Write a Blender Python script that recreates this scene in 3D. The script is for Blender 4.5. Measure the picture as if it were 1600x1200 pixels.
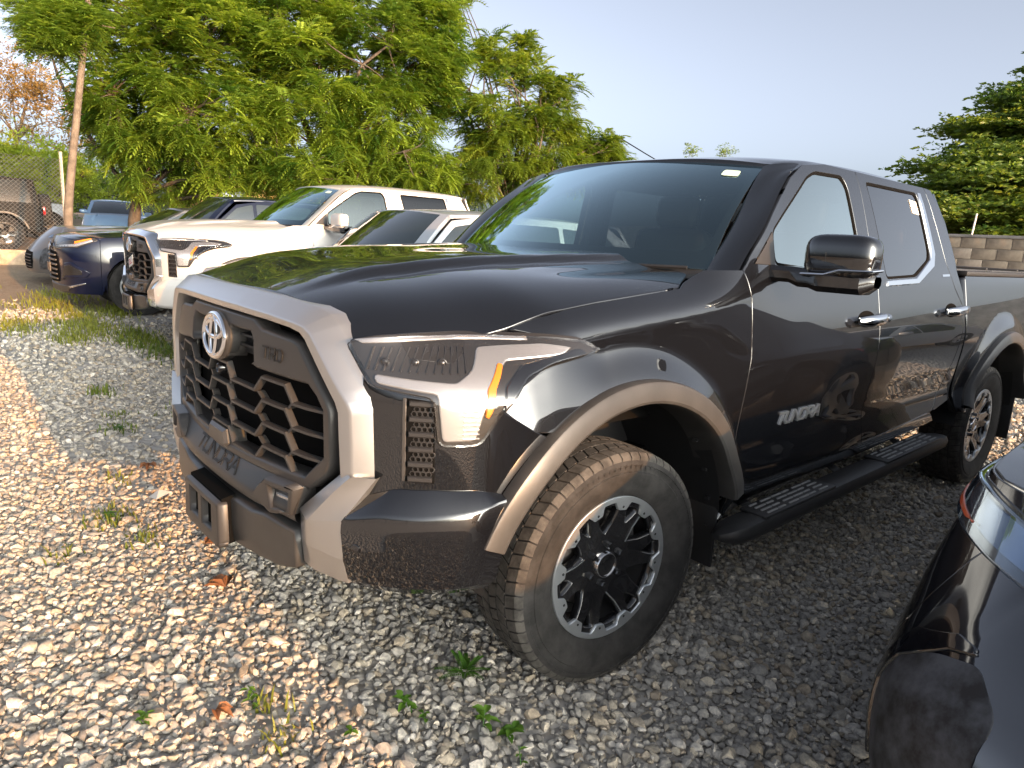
import bpy, bmesh, math, random
import numpy as np
from mathutils import Matrix, Vector
from mathutils.geometry import delaunay_2d_cdt

for o in list(bpy.data.objects):
    bpy.data.objects.remove(o)
scene = bpy.context.scene
col = scene.collection
R = math.radians

# ------------------------------------------------------------------ camera
cam_data = bpy.data.cameras.new('camera')
cam = bpy.data.objects.new('camera', cam_data)
col.objects.link(cam)
cam_data.sensor_fit = 'HORIZONTAL'
cam_data.sensor_width = 36.0
cam_data.lens = 1098.1 / 1600 * 36.0
cam_data.clip_start = 0.05
cam_data.clip_end = 2000
_yaw, _pit, _rol = R(48.767), R(-11.725), R(3.326)
_fw = Vector((-math.sin(_yaw) * math.cos(_pit), math.cos(_yaw) * math.cos(_pit), math.sin(_pit)))
_r = Vector((math.cos(_yaw), math.sin(_yaw), 0))
_u = _r.cross(_fw)
_r2 = _r * math.cos(_rol) + _u * math.sin(_rol)
_u2 = -_r * math.sin(_rol) + _u * math.cos(_rol)
CAM = Vector((2.3585, -1.7222, 1.4703))
cam.matrix_world = Matrix(((_r2.x, _u2.x, -_fw.x, CAM.x), (_r2.y, _u2.y, -_fw.y, CAM.y), (_r2.z, _u2.z, -_fw.z, CAM.z), (0, 0, 0, 1)))
scene.camera = cam

# ------------------------------------------------------------------ sky, sun, exposure
SUN_EL, SUN_AZ = R(9.5), R(89.3)            # azimuth clockwise from +Y
world = bpy.data.worlds.new('World')
scene.world = world
world.use_nodes = True
wn = world.node_tree
bg = wn.nodes['Background']
sky = wn.nodes.new('ShaderNodeTexSky')
sky.sky_type = 'NISHITA'
sky.sun_disc = False
sky.sun_elevation = SUN_EL
sky.sun_rotation = SUN_AZ
sky.altitude = 100
sky.air_density = 0.40
sky.dust_density = 5.0
sky.ozone_density = 3.0
hsv = wn.nodes.new('ShaderNodeHueSaturation')      # hazy, dusty evening air: paler blue
hsv.inputs['Saturation'].default_value = 0.54
wb = wn.nodes.new('ShaderNodeMix')
wb.data_type = 'RGBA'
wb.blend_type = 'MULTIPLY'
wb.inputs['Factor'].default_value = 1.0
wb.inputs['B'].default_value = (1.05, 1.0, 0.85, 1)
glow = wn.nodes.new('ShaderNodeGamma')            # low sun in dusty air: stronger glow towards the sun
glow.inputs['Gamma'].default_value = 1.15
wn.links.new(sky.outputs[0], glow.inputs['Color'])
wn.links.new(glow.outputs[0], hsv.inputs['Color'])
wn.links.new(hsv.outputs[0], wb.inputs['A'])
wn.links.new(wb.outputs['Result'], bg.inputs[0])
bg.inputs[1].default_value = 0.15
sun_data = bpy.data.lights.new('sun', 'SUN')
sun = bpy.data.objects.new('sun', sun_data)
col.objects.link(sun)
sun_data.energy = 2.2
sun_data.angle = R(0.6)
sun_data.color = (1.0, 0.42, 0.09)
_sd = Vector((math.sin(SUN_AZ) * math.cos(SUN_EL), math.cos(SUN_AZ) * math.cos(SUN_EL), math.sin(SUN_EL)))
sun.rotation_euler = _sd.to_track_quat('Z', 'Y').to_euler()
sun.location = (20, 0, 12)
scene.view_settings.view_transform = 'Standard'
scene.view_settings.look = 'None'
scene.view_settings.exposure = 1.85
scene.view_settings.gamma = 1.0
scene.view_settings.use_curve_mapping = False
try:
    scene.cycles.max_bounces = 10
    scene.cycles.transparent_max_bounces = 16
    scene.cycles.caustics_reflective = False
    scene.cycles.caustics_refractive = False
    scene.cycles.use_denoising = True
except Exception:
    pass

# ------------------------------------------------------------------ small maths
def sst(a, b, t):
    t = np.clip((np.asarray(t, float) - a) / (b - a), 0, 1)
    return t * t * (3 - 2 * t)

def table(pts, lo=None, hi=None, n=1200, sm=8):
    p = np.array(sorted(pts), float)
    lo = p[0, 0] if lo is None else lo
    hi = p[-1, 0] if hi is None else hi
    X = np.linspace(lo, hi, n)
    # monotone-ish cubic through the points, then light smoothing
    m = np.gradient(p[:, 1], p[:, 0]) if len(p) > 2 else np.full(len(p), (p[-1, 1] - p[0, 1]) / (p[-1, 0] - p[0, 0]))
    i = np.clip(np.searchsorted(p[:, 0], X) - 1, 0, len(p) - 2)
    h = p[i + 1, 0] - p[i, 0]
    t = (X - p[i, 0]) / h
    Y = (2 * t**3 - 3 * t**2 + 1) * p[i, 1] + (t**3 - 2 * t**2 + t) * h * m[i] + (-2 * t**3 + 3 * t**2) * p[i + 1, 1] + (t**3 - t**2) * h * m[i + 1]
    if sm:
        k = np.hanning(2 * sm + 3)[1:-1]
        k /= k.sum()
        Y = np.convolve(np.pad(Y, (sm, sm), mode='reflect', reflect_type='odd'), k, 'valid')
    return lambda x: np.interp(x, X, Y)

def catmull(P, n=12):
    P = np.array(P, float)
    Q = np.vstack([2 * P[0] - P[1], P, 2 * P[-1] - P[-2]])
    out = []
    for i in range(1, len(Q) - 2):
        a, b, c, d = Q[i - 1:i + 3]
        for k in range(n):
            t = k / n
            out.append(.5 * (2 * b + (c - a) * t + (2 * a - 5 * b + 4 * c - d) * t * t + (-a + 3 * b - 3 * c + d) * t**3))
    out.append(P[-1])
    return np.array(out)

def inside(poly, q):
    poly = np.asarray(poly)
    q = np.asarray(q)
    x, y = q[:, 0], q[:, 1]
    r = np.zeros(len(q), bool)
    j = len(poly) - 1
    for i in range(len(poly)):
        xi, yi = poly[i]
        xj, yj = poly[j]
        if yi != yj:
            c = ((yi > y) != (yj > y)) & (x < (xj - xi) * (y - yi) / (yj - yi) + xi)
            r ^= c
        j = i
    return r

def edge_dist(poly, q):
    poly = np.asarray(poly, float)
    d = np.full(len(q), 1e9)
    for a, b in zip(poly, np.roll(poly, -1, 0)):
        ab = b - a
        l = ab @ ab
        if l < 1e-14:
            continue
        t = np.clip(((q - a) @ ab) / l, 0, 1)
        d = np.minimum(d, np.linalg.norm(q - a - t[:, None] * ab, axis=1))
    return d

def rounded(poly, r, n=5):
    """polygon with its corners rounded by radius-like distance r (number or list)"""
    P = np.array(poly, float)
    rr = r if hasattr(r, '__len__') else [r] * len(P)
    out = []
    for i in range(len(P)):
        a, b, c = P[i - 1], P[i], P[(i + 1) % len(P)]
        la, lc = np.linalg.norm(a - b), np.linalg.norm(c - b)
        k = min(rr[i], la * .48, lc * .48)
        if k < 1e-5:
            out.append(b)
            continue
        p0, p1 = b + (a - b) / la * k, b + (c - b) / lc * k
        for t in np.linspace(0, 1, n):
            out.append((1 - t)**2 * p0 + 2 * t * (1 - t) * b + t * t * p1)
    return np.array(out)

def resample(poly, res):
    out = []
    for a, b in zip(poly, np.roll(poly, -1, 0)):
        l = np.linalg.norm(b - a)
        n = max(1, int(math.ceil(l / res)))
        for k in range(n):
            out.append(a + (b - a) * k / n)
    return np.array(out)

# ------------------------------------------------------------------ objects
def link(name, me, mat=None, parent=None):
    o = bpy.data.objects.new(name, me)
    col.objects.link(o)
    if parent is not None:
        o.parent = parent
    if mat is not None:
        me.materials.append(mat)
    return o

def to_mesh(name, V, F, smooth=None, normals=None):
    me = bpy.data.meshes.new(name)
    V = np.asarray(V, np.float32).reshape(-1, 3)
    if isinstance(F, np.ndarray):
        k = F.shape[1]
        me.vertices.add(len(V))
        me.vertices.foreach_set('co', V.ravel())
        me.loops.add(F.size)
        me.loops.foreach_set('vertex_index', F.astype(np.int32).ravel())
        me.polygons.add(len(F))
        me.polygons.foreach_set('loop_start', np.arange(0, F.size, k, dtype=np.int32))
        me.polygons.foreach_set('loop_total', np.full(len(F), k, np.int32))
        me.update(calc_edges=True)
        me.validate()
    else:
        me.from_pydata([tuple(map(float, v)) for v in V], [], [tuple(int(i) for i in f) for f in F])
        me.update()
    if normals is not None:
        me.shade_smooth()
        me.normals_split_custom_set_from_vertices([tuple(map(float, n)) for n in normals])
    elif smooth is not None:
        me.shade_smooth()
        if smooth < 179:
            me.set_sharp_from_angle(angle=R(smooth))
    return me

def prop(o, label=None, cat=None, group=None, kind=None):
    if label: o['label'] = label
    if cat: o['category'] = cat
    if group: o['group'] = group
    if kind: o['kind'] = kind
    return o

def empty(name, loc=(0, 0, 0), rz=0., parent=None):
    o = bpy.data.objects.new(name, None)
    o.empty_display_size = .2
    col.objects.link(o)
    o.location = loc
    o.rotation_euler = (0, 0, rz)
    if parent is not None:
        o.parent = parent
    return o

def thing(name, label, cat, loc=(0, 0, 0), rz=0., group=None):
    return prop(empty(name, loc, rz), label, cat, group)

class G:
    """collects simple shapes into one mesh"""
    def __init__(s):
        s.V, s.F = [], []
    def add(s, V, F, M=None):
        b = len(s.V)
        for v in V:
            if M is not None:
                v = M @ Vector(v)
            s.V.append(tuple(v))
        for f in F:
            s.F.append(tuple(b + i for i in f))
        return s
    def box(s, c, d, bev=0., M=None):
        x, y, z = d[0] / 2, d[1] / 2, d[2] / 2
        T = Matrix.Translation(c)
        if M is not None:
            T = T @ M
        if bev <= 0:
            V = [(a, b, e) for a in (-x, x) for b in (-y, y) for e in (-z, z)]
            F = [(0, 1, 3, 2), (4, 6, 7, 5), (0, 4, 5, 1), (2, 3, 7, 6), (0, 2, 6, 4), (1, 5, 7, 3)]
            return s.add(V, F, T)
        bm = bmesh.new()
        bmesh.ops.create_cube(bm, size=1)
        for v in bm.verts:
            v.co = Vector((v.co.x * d[0], v.co.y * d[1], v.co.z * d[2]))
        bmesh.ops.bevel(bm, geom=bm.edges[:], offset=min(bev, min(d) * .45), segments=2, affect='EDGES', profile=.5)
        bm.verts.index_update()
        V = [v.co.copy() for v in bm.verts]
        F = [[v.index for v in f.verts] for f in bm.faces]
        bm.free()
        return s.add(V, F, T)
    def lathe(s, prof, n=32, axis='x', M=None, closed=False):
        """prof: (axial, radius)"""
        V, F = [], []
        for k in range(n):
            a = 2 * math.pi * k / n
            for (h, r) in prof:
                p, q = r * math.cos(a), r * math.sin(a)
                V.append({'x': (h, p, q), 'y': (p, h, q), 'z': (p, q, h)}[axis])
        m = len(prof)
        for k in range(n):
            k2 = (k + 1) % n
            for i in range(m if closed else m - 1):
                j = (i + 1) % m
                F.append((k * m + i, k * m + j, k2 * m + j, k2 * m + i))
        return s.add(V, F, M)
    def tube(s, path, r, n=8, M=None, caps=True, sq=None, closed=False):
        """r: number or list; sq=(a,b) elliptical factors"""
        P = [Vector(p) for p in path]
        L = len(P)
        V, F = [], []
        up = Vector((0, 0, 1))
        prev = None
        for i, p in enumerate(P):
            if closed:
                t = (P[(i + 1) % L] - P[i - 1]).normalized()
            else:
                t = (P[min(i + 1, L - 1)] - P[max(i - 1, 0)]).normalized()
            if prev is None:
                a = t.cross(up)
                if a.length < .05:
                    a = t.cross(Vector((0, 1, 0)))
            else:
                a = prev - t * prev.dot(t)
            a.normalize()
            prev = a
            b = t.cross(a)
            rr = r[i] if hasattr(r, '__len__') else r
            fa, fb = sq if sq else (1, 1)
            for k in range(n):
                th = 2 * math.pi * k / n
                V.append(p + a * (math.cos(th) * rr * fa) + b * (math.sin(th) * rr * fb))
        for i in range(L if closed else L - 1):
            i2 = (i + 1) % L
            for k in range(n):
                k2 = (k + 1) % n
                F.append((i * n + k, i * n + k2, i2 * n + k2, i2 * n + k))
        if caps and not closed:
            F.append(tuple(range(n - 1, -1, -1)))
            F.append(tuple((L - 1) * n + k for k in range(n)))
        return s.add(V, F, M)
    def grid(s, P, flip=False, wrap=False):
        """P: array (n,m,3)"""
        P = np.asarray(P)
        n, m = P.shape[:2]
        F = []
        for i in range(n - 1 if not wrap else n):
            for j in range(m - 1):
                i2 = (i + 1) % n
                f = (i * m + j, i * m + j + 1, i2 * m + j + 1, i2 * m + j)
                F.append(f[::-1] if flip else f)
        return s.add(P.reshape(-1, 3), F)
    def prism(s, poly, fn, d0, d1, cham=0.):
        """extrude a 2D polygon between depths with fn(u,v,d)->xyz (few vertices, n-gon caps)"""
        P = np.array(poly, float)
        if cham:
            Q = inset(P, cham)
            rings = [fn(P[:, 0], P[:, 1], d0), fn(P[:, 0], P[:, 1], d1 - cham), fn(Q[:, 0], Q[:, 1], d1)]
        else:
            rings = [fn(P[:, 0], P[:, 1], d0), fn(P[:, 0], P[:, 1], d1)]
        n = len(P)
        V = np.vstack(rings)
        F = []
        for k in range(len(rings) - 1):
            for i in range(n):
                j = (i + 1) % n
                F.append((k * n + i, k * n + j, (k + 1) * n + j, (k + 1) * n + i))
        F.append(tuple((len(rings) - 1) * n + i for i in range(n)))
        F.append(tuple(reversed(range(n))))
        return s.add(V, F)
    def build(s, name, mat, parent=None, smooth=35, flip=False, fix=False):
        V = np.array(s.V, float)
        F = s.F
        if flip:
            V = V * [-1, 1, 1]
            F = [tuple(reversed(f)) for f in F]
        me = to_mesh(name, V, F, None)
        if fix:
            bm = bmesh.new()
            bm.from_mesh(me)
            bmesh.ops.recalc_face_normals(bm, faces=bm.faces)
            bm.to_mesh(me)
            bm.free()
        if smooth:
            me.shade_smooth()
            me.set_sharp_from_angle(angle=R(smooth))
        return link(name, me, mat, parent)

def inset(P, d):
    """move polygon inwards by d (works for either winding)"""
    P = np.asarray(P, float)
    a = .5 * np.sum(P[:, 0] * np.roll(P[:, 1], -1) - np.roll(P[:, 0], -1) * P[:, 1])
    sg = 1 if a > 0 else -1
    out = []
    n = len(P)
    for i in range(n):
        e0 = P[i] - P[i - 1]
        e1 = P[(i + 1) % n] - P[i]
        e0 = e0 / (np.linalg.norm(e0) + 1e-12)
        e1 = e1 / (np.linalg.norm(e1) + 1e-12)
        n0 = np.array([-e0[1], e0[0]]) * sg
        n1 = np.array([-e1[1], e1[0]]) * sg
        b = n0 + n1
        l = np.linalg.norm(b)
        if l < 1e-6:
            out.append(P[i] + n0 * d)
            continue
        b /= l
        out.append(P[i] + b * d / max(.4, b @ n0))
    return np.array(out)

def panel(name, poly, fn, mat, parent=None, res=.05, thick=.02, cham=.004, hint=(1, 0, 0), holes=(), mirror=False, edge_in=True):
    """curved sheet: 2D outline (u,v) filled, mapped by fn(u,v)->(n,3), with soft rolled edges. Returns object."""
    outer = resample(inset(poly, cham) if edge_in else np.asarray(poly, float), res)
    hs = [resample(inset(h, -cham) if edge_in else np.asarray(h, float), res) for h in holes]
    pts = [outer] + hs
    edges, base = [], 0
    for p in pts:
        n = len(p)
        edges += [(base + i, base + (i + 1) % n) for i in range(n)]
        base += n
    lo, hi = outer.min(0), outer.max(0)
    gx = np.arange(lo[0] + res * .5, hi[0], res)
    gy = np.arange(lo[1] + res * .5, hi[1], res)
    q = np.array(np.meshgrid(gx, gy)).reshape(2, -1).T
    if len(q):
        k = inside(outer, q) & (edge_dist(outer, q) > .45 * res)
        for h in hs:
            k &= ~inside(h, q) & (edge_dist(h, q) > .45 * res)
        q = q[k]
    else:
        q = np.zeros((0, 2))
    allp = np.vstack(pts + [q])
    r = delaunay_2d_cdt([Vector(p) for p in allp], edges, [], 0, 1e-7)
    P = np.array([(v.x, v.y) for v in r[0]])
    T = np.array([f for f in r[2] if len(f) == 3], int)
    c = P[T].mean(1)
    k = inside(outer, c)
    for h in hs:
        k &= ~inside(h, c)
    T = T[k]
    used = np.unique(T)
    remap = -np.ones(len(P), int)
    remap[used] = np.arange(len(used))
    P, T = P[used], remap[T]
    X = fn(P[:, 0], P[:, 1])
    e = 2e-3
    du = fn(P[:, 0] + e, P[:, 1]) - fn(P[:, 0] - e, P[:, 1])
    dv = fn(P[:, 0], P[:, 1] + e) - fn(P[:, 0], P[:, 1] - e)
    N = np.cross(du, dv)
    N /= np.linalg.norm(N, axis=1)[:, None] + 1e-12
    H = hint(X) if callable(hint) else np.tile(np.array(hint, float), (len(X), 1))
    sg = np.sign((N * H).sum(1).mean())
    N *= sg
    a, b, c3 = X[T[:, 0]], X[T[:, 1]], X[T[:, 2]]
    fl = (np.cross(b - a, c3 - a) * N[T].mean(1)).sum(1) < 0
    T[fl] = T[fl][:, ::-1]
    # boundary
    E = {}
    for t in T:
        for i in range(3):
            E[(t[i], t[(i + 1) % 3])] = 1
    be = [(i, j) for (i, j) in E if (j, i) not in E]
    out = np.zeros_like(X)
    for i, j in be:
        d = np.cross(X[j] - X[i], N[i])
        d /= np.linalg.norm(d) + 1e-12
        out[i] += d
        out[j] += d
    bidx = sorted({i for e2 in be for i in e2})
    l = np.linalg.norm(out[bidx], axis=1)[:, None] + 1e-12
    O = out[bidx] / l
    pos = {v: k for k, v in enumerate(bidx)}
    nb, n0 = len(bidx), len(X)
    r1 = X[bidx] + O * cham - N[bidx] * cham * .8
    r2 = r1 - N[bidx] * thick
    n1 = O * .8 + N[bidx] * .6
    V = np.vstack([X, r1, r2])
    NN = np.vstack([N, n1 / np.linalg.norm(n1, axis=1)[:, None], O])
    F = [tuple(t) for t in T]
    for i, j in be:
        a, b = pos[i], pos[j]
        F.append((j, i, n0 + a, n0 + b))
        F.append((n0 + b, n0 + a, n0 + nb + a, n0 + nb + b))
    if mirror:
        V = V * [-1, 1, 1]
        NN = NN * [-1, 1, 1]
        F = [tuple(reversed(f)) for f in F]
    return link(name, to_mesh(name, V, F, normals=NN), mat, parent)

# ------------------------------------------------------------------ materials
MATS = {}
def mat(name, color=(.5, .5, .5), rough=.5, metal=0., coat=0., spec=.5, bump=0., bscale=200., var=0., vscale=8., emis=None, coat_rough=.03, trans=0., var_col=None, bdist=.002, coat_ior=1.5):
    if name in MATS:
        return MATS[name]
    m = bpy.data.materials.new(name)
    m.use_nodes = True
    nt = m.node_tree
    p = nt.nodes['Principled BSDF']
    p.inputs['Base Color'].default_value = (*color, 1)
    p.inputs['Roughness'].default_value = rough
    p.inputs['Metallic'].default_value = metal
    p.inputs['Coat Weight'].default_value = coat
    p.inputs['Coat Roughness'].default_value = coat_rough
    p.inputs['Coat IOR'].default_value = coat_ior
    p.inputs['Specular IOR Level'].default_value = spec
    p.inputs['Transmission Weight'].default_value = trans
    if var or bump:
        tc = nt.nodes.new('ShaderNodeTexCoord')
    if var:
        n = nt.nodes.new('ShaderNodeTexNoise')
        n.inputs['Scale'].default_value = vscale
        n.inputs['Detail'].default_value = 6
        n.inputs['Roughness'].default_value = .65
        nt.links.new(tc.outputs['Object'], n.inputs['Vector'])
        mx = nt.nodes.new('ShaderNodeMix')
        mx.data_type = 'RGBA'
        rmp = nt.nodes.new('ShaderNodeMapRange')
        rmp.inputs[1].default_value = .38
        rmp.inputs[2].default_value = .64
        nt.links.new(n.outputs['Fac'], rmp.inputs[0])
        nt.links.new(rmp.outputs[0], mx.inputs['Factor'])
        c2 = var_col if var_col else tuple(min(1, c * (1 + var)) for c in color)
        c1 = color if var_col else tuple(c * (1 - var) for c in color)
        mx.inputs['A'].default_value = (*c1, 1)
        mx.inputs['B'].default_value = (*c2, 1)
        nt.links.new(mx.outputs['Result'], p.inputs['Base Color'])
    if bump:
        n2 = nt.nodes.new('ShaderNodeTexNoise')
        n2.inputs['Scale'].default_value = bscale
        n2.inputs['Detail'].default_value = 4
        nt.links.new(tc.outputs['Object'], n2.inputs['Vector'])
        b = nt.nodes.new('ShaderNodeBump')
        b.inputs['Strength'].default_value = bump
        b.inputs['Distance'].default_value = bdist
        nt.links.new(n2.outputs['Fac'], b.inputs['Height'])
        nt.links.new(b.outputs[0], p.inputs['Normal'])
    MATS[name] = m
    return m

def thin_glass(name, tint, boost=1.6, rough=0.0, refl=(1, 1, 1)):
    if name in MATS:
        return MATS[name]
    m = bpy.data.materials.new(name)
    m.use_nodes = True
    nt = m.node_tree
    nt.nodes.remove(nt.nodes['Principled BSDF'])
    out = nt.nodes['Material Output']
    tr = nt.nodes.new('ShaderNodeBsdfTransparent')
    tr.inputs[0].default_value = (*tint, 1)
    gl = nt.nodes.new('ShaderNodeBsdfGlossy')
    gl.inputs['Roughness'].default_value = rough
    gl.inputs['Color'].default_value = (*refl, 1)
    fr = nt.nodes.new('ShaderNodeFresnel')
    gm = nt.nodes.new('ShaderNodeNewGeometry')      # a single sheet reflects the same from either side
    io = nt.nodes.new('ShaderNodeMath')
    io.operation = 'MULTIPLY_ADD'
    io.inputs[1].default_value = 1 / 1.5 - 1.5
    io.inputs[2].default_value = 1.5
    nt.links.new(gm.outputs['Backfacing'], io.inputs[0])
    nt.links.new(io.outputs[0], fr.inputs[0])
    mu = nt.nodes.new('ShaderNodeMath')
    mu.operation = 'MULTIPLY'
    mu.use_clamp = True
    mu.inputs[1].default_value = boost
    nt.links.new(fr.outputs[0], mu.inputs[0])
    mx = nt.nodes.new('ShaderNodeMixShader')
    nt.links.new(mu.outputs[0], mx.inputs[0])
    nt.links.new(tr.outputs[0], mx.inputs[1])
    nt.links.new(gl.outputs[0], mx.inputs[2])
    nt.links.new(mx.outputs[0], out.inputs[0])
    MATS[name] = m
    return m

M_BLACK = mat('black_paint', (.004, .0045, .006), .3, coat=1., spec=.1, coat_rough=.004, coat_ior=1.85)
M_WHITE = mat('white_paint', (.52, .51, .49), .4, coat=.6)
M_SILVERP = mat('silver_paint', (.50, .54, .58), .38, metal=.55, coat=.8)
M_NAVY = mat('navy_paint', (.002, .004, .020), .3, coat=1., spec=.1, coat_ior=1.55)
M_GREYP = mat('grey_paint', (.10, .105, .11), .35, metal=.4, coat=.8)
M_DARK = mat('dark_blue_paint', (.004, .0045, .0075), .3, coat=1., spec=.1, coat_rough=.02, coat_ior=1.9)
M_SATIN = mat('satin_silver', (.50, .50, .50), .30, metal=.85, bump=.04, bscale=500)
M_CHROME = mat('chrome', (.85, .85, .86), .06, metal=1.)
M_PLAST = mat('grey_plastic', (.036, .034, .033), .40, bump=.12, bscale=900, bdist=.0006)
M_FLARE = mat('flare_plastic', (.040, .039, .038), .36, bump=.10, bscale=900, bdist=.0006, var=.15, vscale=9)
M_BLKPL = mat('black_plastic', (.018, .018, .019), .48, bump=.1, bscale=700, bdist=.0006)
M_ENGR = mat('engraved_plastic', (.007, .007, .007), .6)
M_BADGE = mat('badge_chrome', (.75, .75, .76), .28, metal=.9)
M_VOID = mat('deep_black', (.005, .005, .005), .85, spec=.05)
M_GRIP = mat('worn_step_grip', (.30, .30, .30), .45, metal=.5)
M_TYRE = mat('tyre_rubber', (.026, .025, .0245), .78, spec=.25, var=.35, vscale=14, bump=.15, bscale=300)
M_TREAD = mat('dusty_tread_rubber', (.050, .046, .041), .85, var=.45, vscale=22, bump=.2, bscale=250)
M_GLOSSB = mat('gloss_black', (.006, .006, .007), .22, coat=1.)
M_MACH = mat('machined_alloy', (.46, .49, .52), .36, metal=.85)
M_STEEL = mat('brake_steel', (.30, .27, .25), .45, metal=.8)
M_INT = mat('dark_interior', (.022, .020, .019), .6, bump=.1, bscale=300)
M_SEAT = mat('brown_black_leather', (.035, .027, .023), .5, bump=.1, bscale=260)
M_GLASS = thin_glass('clear_tinted_glass', (.74, .92, .95), 4.4, refl=(.72, .93, 1.0))
M_GLASSF = thin_glass('front_side_glass', (.66, .82, .79), 4.6, refl=(.90, 1.0, .97))
M_GLASSD = thin_glass('privacy_glass', (.09, .095, .10), 2.0)
M_GLASSO = mat('dark_car_glass', (.012, .020, .020), .05, coat=1., spec=1., coat_rough=.0)
M_LENS = thin_glass('lamp_lens', (.96, .96, .96), 1.5)
M_LAMPD2 = mat('lamp_smoke', (.05, .047, .044), .16, metal=.6)
M_AMBER = mat('amber_reflector', (.70, .20, .01), .25, coat=1.)
M_LAMPS = mat('lamp_silver', (.52, .525, .53), .25, metal=.75)
M_LAMPD = mat('lamp_dark', (.022, .021, .020), .25, coat=.6)
M_RED = mat('red_lamp', (.35, .01, .01), .2, coat=1.)
M_PAPERW = mat('white_paper', (.58, .58, .54), .7)
M_STICK = mat('pale_green_sticker', (.55, .72, .60), .6)
# ------------------------------------------------------------------ pickup: body surfaces (metres, front axle at y=0, left side +x)
class Plan:
    """plan curve of a nose (half), s = arc length from the centre line; N(s,z,d) is the skin"""
    def __init__(s, ctrl, lean):
        c = np.array(ctrl, float)
        full = np.vstack([c[:0:-1] * [-1, 1], c])
        D = catmull(full, 16)
        S = np.r_[0, np.cumsum(np.linalg.norm(np.diff(D, axis=0), axis=1))]
        S -= np.interp(0, D[:, 0], S)
        T = np.gradient(D, axis=0)
        T /= np.linalg.norm(T, axis=1)[:, None]
        s.D, s.S = D, S
        s.Nn = np.stack([T[:, 1], -T[:, 0]], 1)
        s.lean = lean
    def __call__(s, u, z, d=0.):
        u = np.asarray(u, float)
        z = np.asarray(z, float) + 0 * u
        d = np.asarray(d, float) - s.lean(np.abs(u), z)
        x = np.interp(u, s.S, s.D[:, 0])
        y = np.interp(u, s.S, s.D[:, 1])
        nx = np.interp(u, s.S, s.Nn[:, 0])
        ny = np.interp(u, s.S, s.Nn[:, 1])
        return np.stack([x + nx * d, y + ny * d, z], -1)
    def at(s, d0=0.):
        return lambda u, v: s(u, v, d0)

T_ZS = table([(-.95, 1.12), (-.70, 1.170), (-.50, 1.205), (-.44, 1.222), (-.36, 1.252), (-.2, 1.280), (.05, 1.309), (.30, 1.336), (.50, 1.365), (.65, 1.398), (.9, 1.41), (2, 1.41), (5.2, 1.41)], sm=14)
T_DOOR = table([(.30, .93), (.40, .945), (.47, .962), (.52, .985), (.57, 1.000), (.61, 1.000), (.66, .990), (.71, .979), (.74, .976), (.80, .980), (.90, .990), (1.0, .998), (1.07, .999), (1.13, .993), (1.20, .981), (1.30, .960), (1.38, .942), (1.42, .931), (1.5, .908), (1.6, .879), (1.7, .848), (1.8, .813), (1.85, .791), (1.92, .755)], sm=10)
T_FEND = table([(.30, .93), (.45, .96), (.55, .975), (.75, .970), (.95, .962), (1.05, .953), (1.12, .952), (1.25, .957), (1.42, .95)], sm=16)
T_SHOF = table([(-.30, 0), (-.15, 0), (-.11, .006), (-.07, .028), (-.03, .062), (0, .09), (.04, .14)], sm=24)
T_SHO = table([(-.30, 0), (-.12, 0), (-.085, .002), (-.06, .010), (-.03, .033), (0, .068), (.04, .122), (.08, .17)], sm=18)

def Xside(y, z):
    y = np.asarray(y, float) + 0. * np.asarray(z)
    z = np.asarray(z, float) + 0. * y
    w = 1 - sst(.22, 1.0, y)
    kf = sst(-.46, -.26, y)
    f = T_FEND(z) - (kf * T_SHO(z - T_ZS(y)) + (1 - kf) * T_SHOF(z - T_ZS(y))) * (1 - sst(.35, .95, y))
    x = (1 - w) * T_DOOR(z) + w * f
    rf = np.hypot(y, z - .41)
    ron = .762 + .15 * sst(-.12, -.38, y)
    x = x + .054 * (lambda q: q * q * (3 - 2 * q))(np.clip((ron - rf) / (ron - .615), 0, 1)) * sst(.30, .6, z) * w
    rr = np.hypot(y - 3.70, z - .41)
    x = x + .036 * sst(.78, .64, rr)
    # nose pulls in towards the front corner
    x = x - .9 * np.clip(-.42 - y, 0, 1)**2
    return x

def SideMap(d=0.):
    return lambda y, z: np.stack([Xside(y, z) + d, y, z + 0 * y], -1)

T_ZC = table([(-1.05, 1.235), (-.96, 1.262), (-.90, 1.283), (-.75, 1.322), (-.5, 1.356), (-.25, 1.380), (0, 1.394), (.4, 1.412), (.8, 1.418)], sm=20)
T_XG = table([(-1.0, .74), (-.87, .725), (-.70, .790), (-.50, .850), (-.44, .868), (-.36, .882), (-.1, .886), (.3, .886), (.46, .87), (.8, .84)], sm=12)

def Zhood(x, y):
    ax = np.abs(x)
    xg = T_XG(y)
    t = ax / xg
    z = T_ZC(y) - (T_ZC(y) - T_ZS(y)) * (.18 * t**2 + .82 * t**5.2)
    xr = .40 + .09 * (y + .9)
    rid = sst(.030, -.030, ax - xr) * sst(-.93, -.55, y)
    z = z + .028 * rid - .006 * sst(xr * .9, 0, ax)
    # outer shallow scallop ahead of the screen
    z = z - .012 * np.exp(-((ax - .66) / .07)**2) * sst(-.25, .25, y)
    return z

def HoodMap(x, y):
    return np.stack([x, y + 0 * x, Zhood(x, y)], -1)

T_RZC = table([(.9, 1.845), (1.0, 1.866), (1.2, 1.897), (1.5, 1.920), (2.0, 1.930), (2.5, 1.920), (2.8, 1.895), (2.95, 1.86)], sm=16)
T_RZE = table([(.95, 1.79), (1.1, 1.812), (1.2, 1.842), (1.35, 1.866), (1.6, 1.876), (2.4, 1.874), (2.7, 1.858), (2.95, 1.82)], sm=16)

def RoofMap(x, y):
    t = np.abs(x) / .782
    z = T_RZC(y) - (T_RZC(y) - T_RZE(y)) * t**3.2 - .03 * sst(.90, 1.02, t)
    return np.stack([x, y + 0 * x, z], -1)

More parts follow.
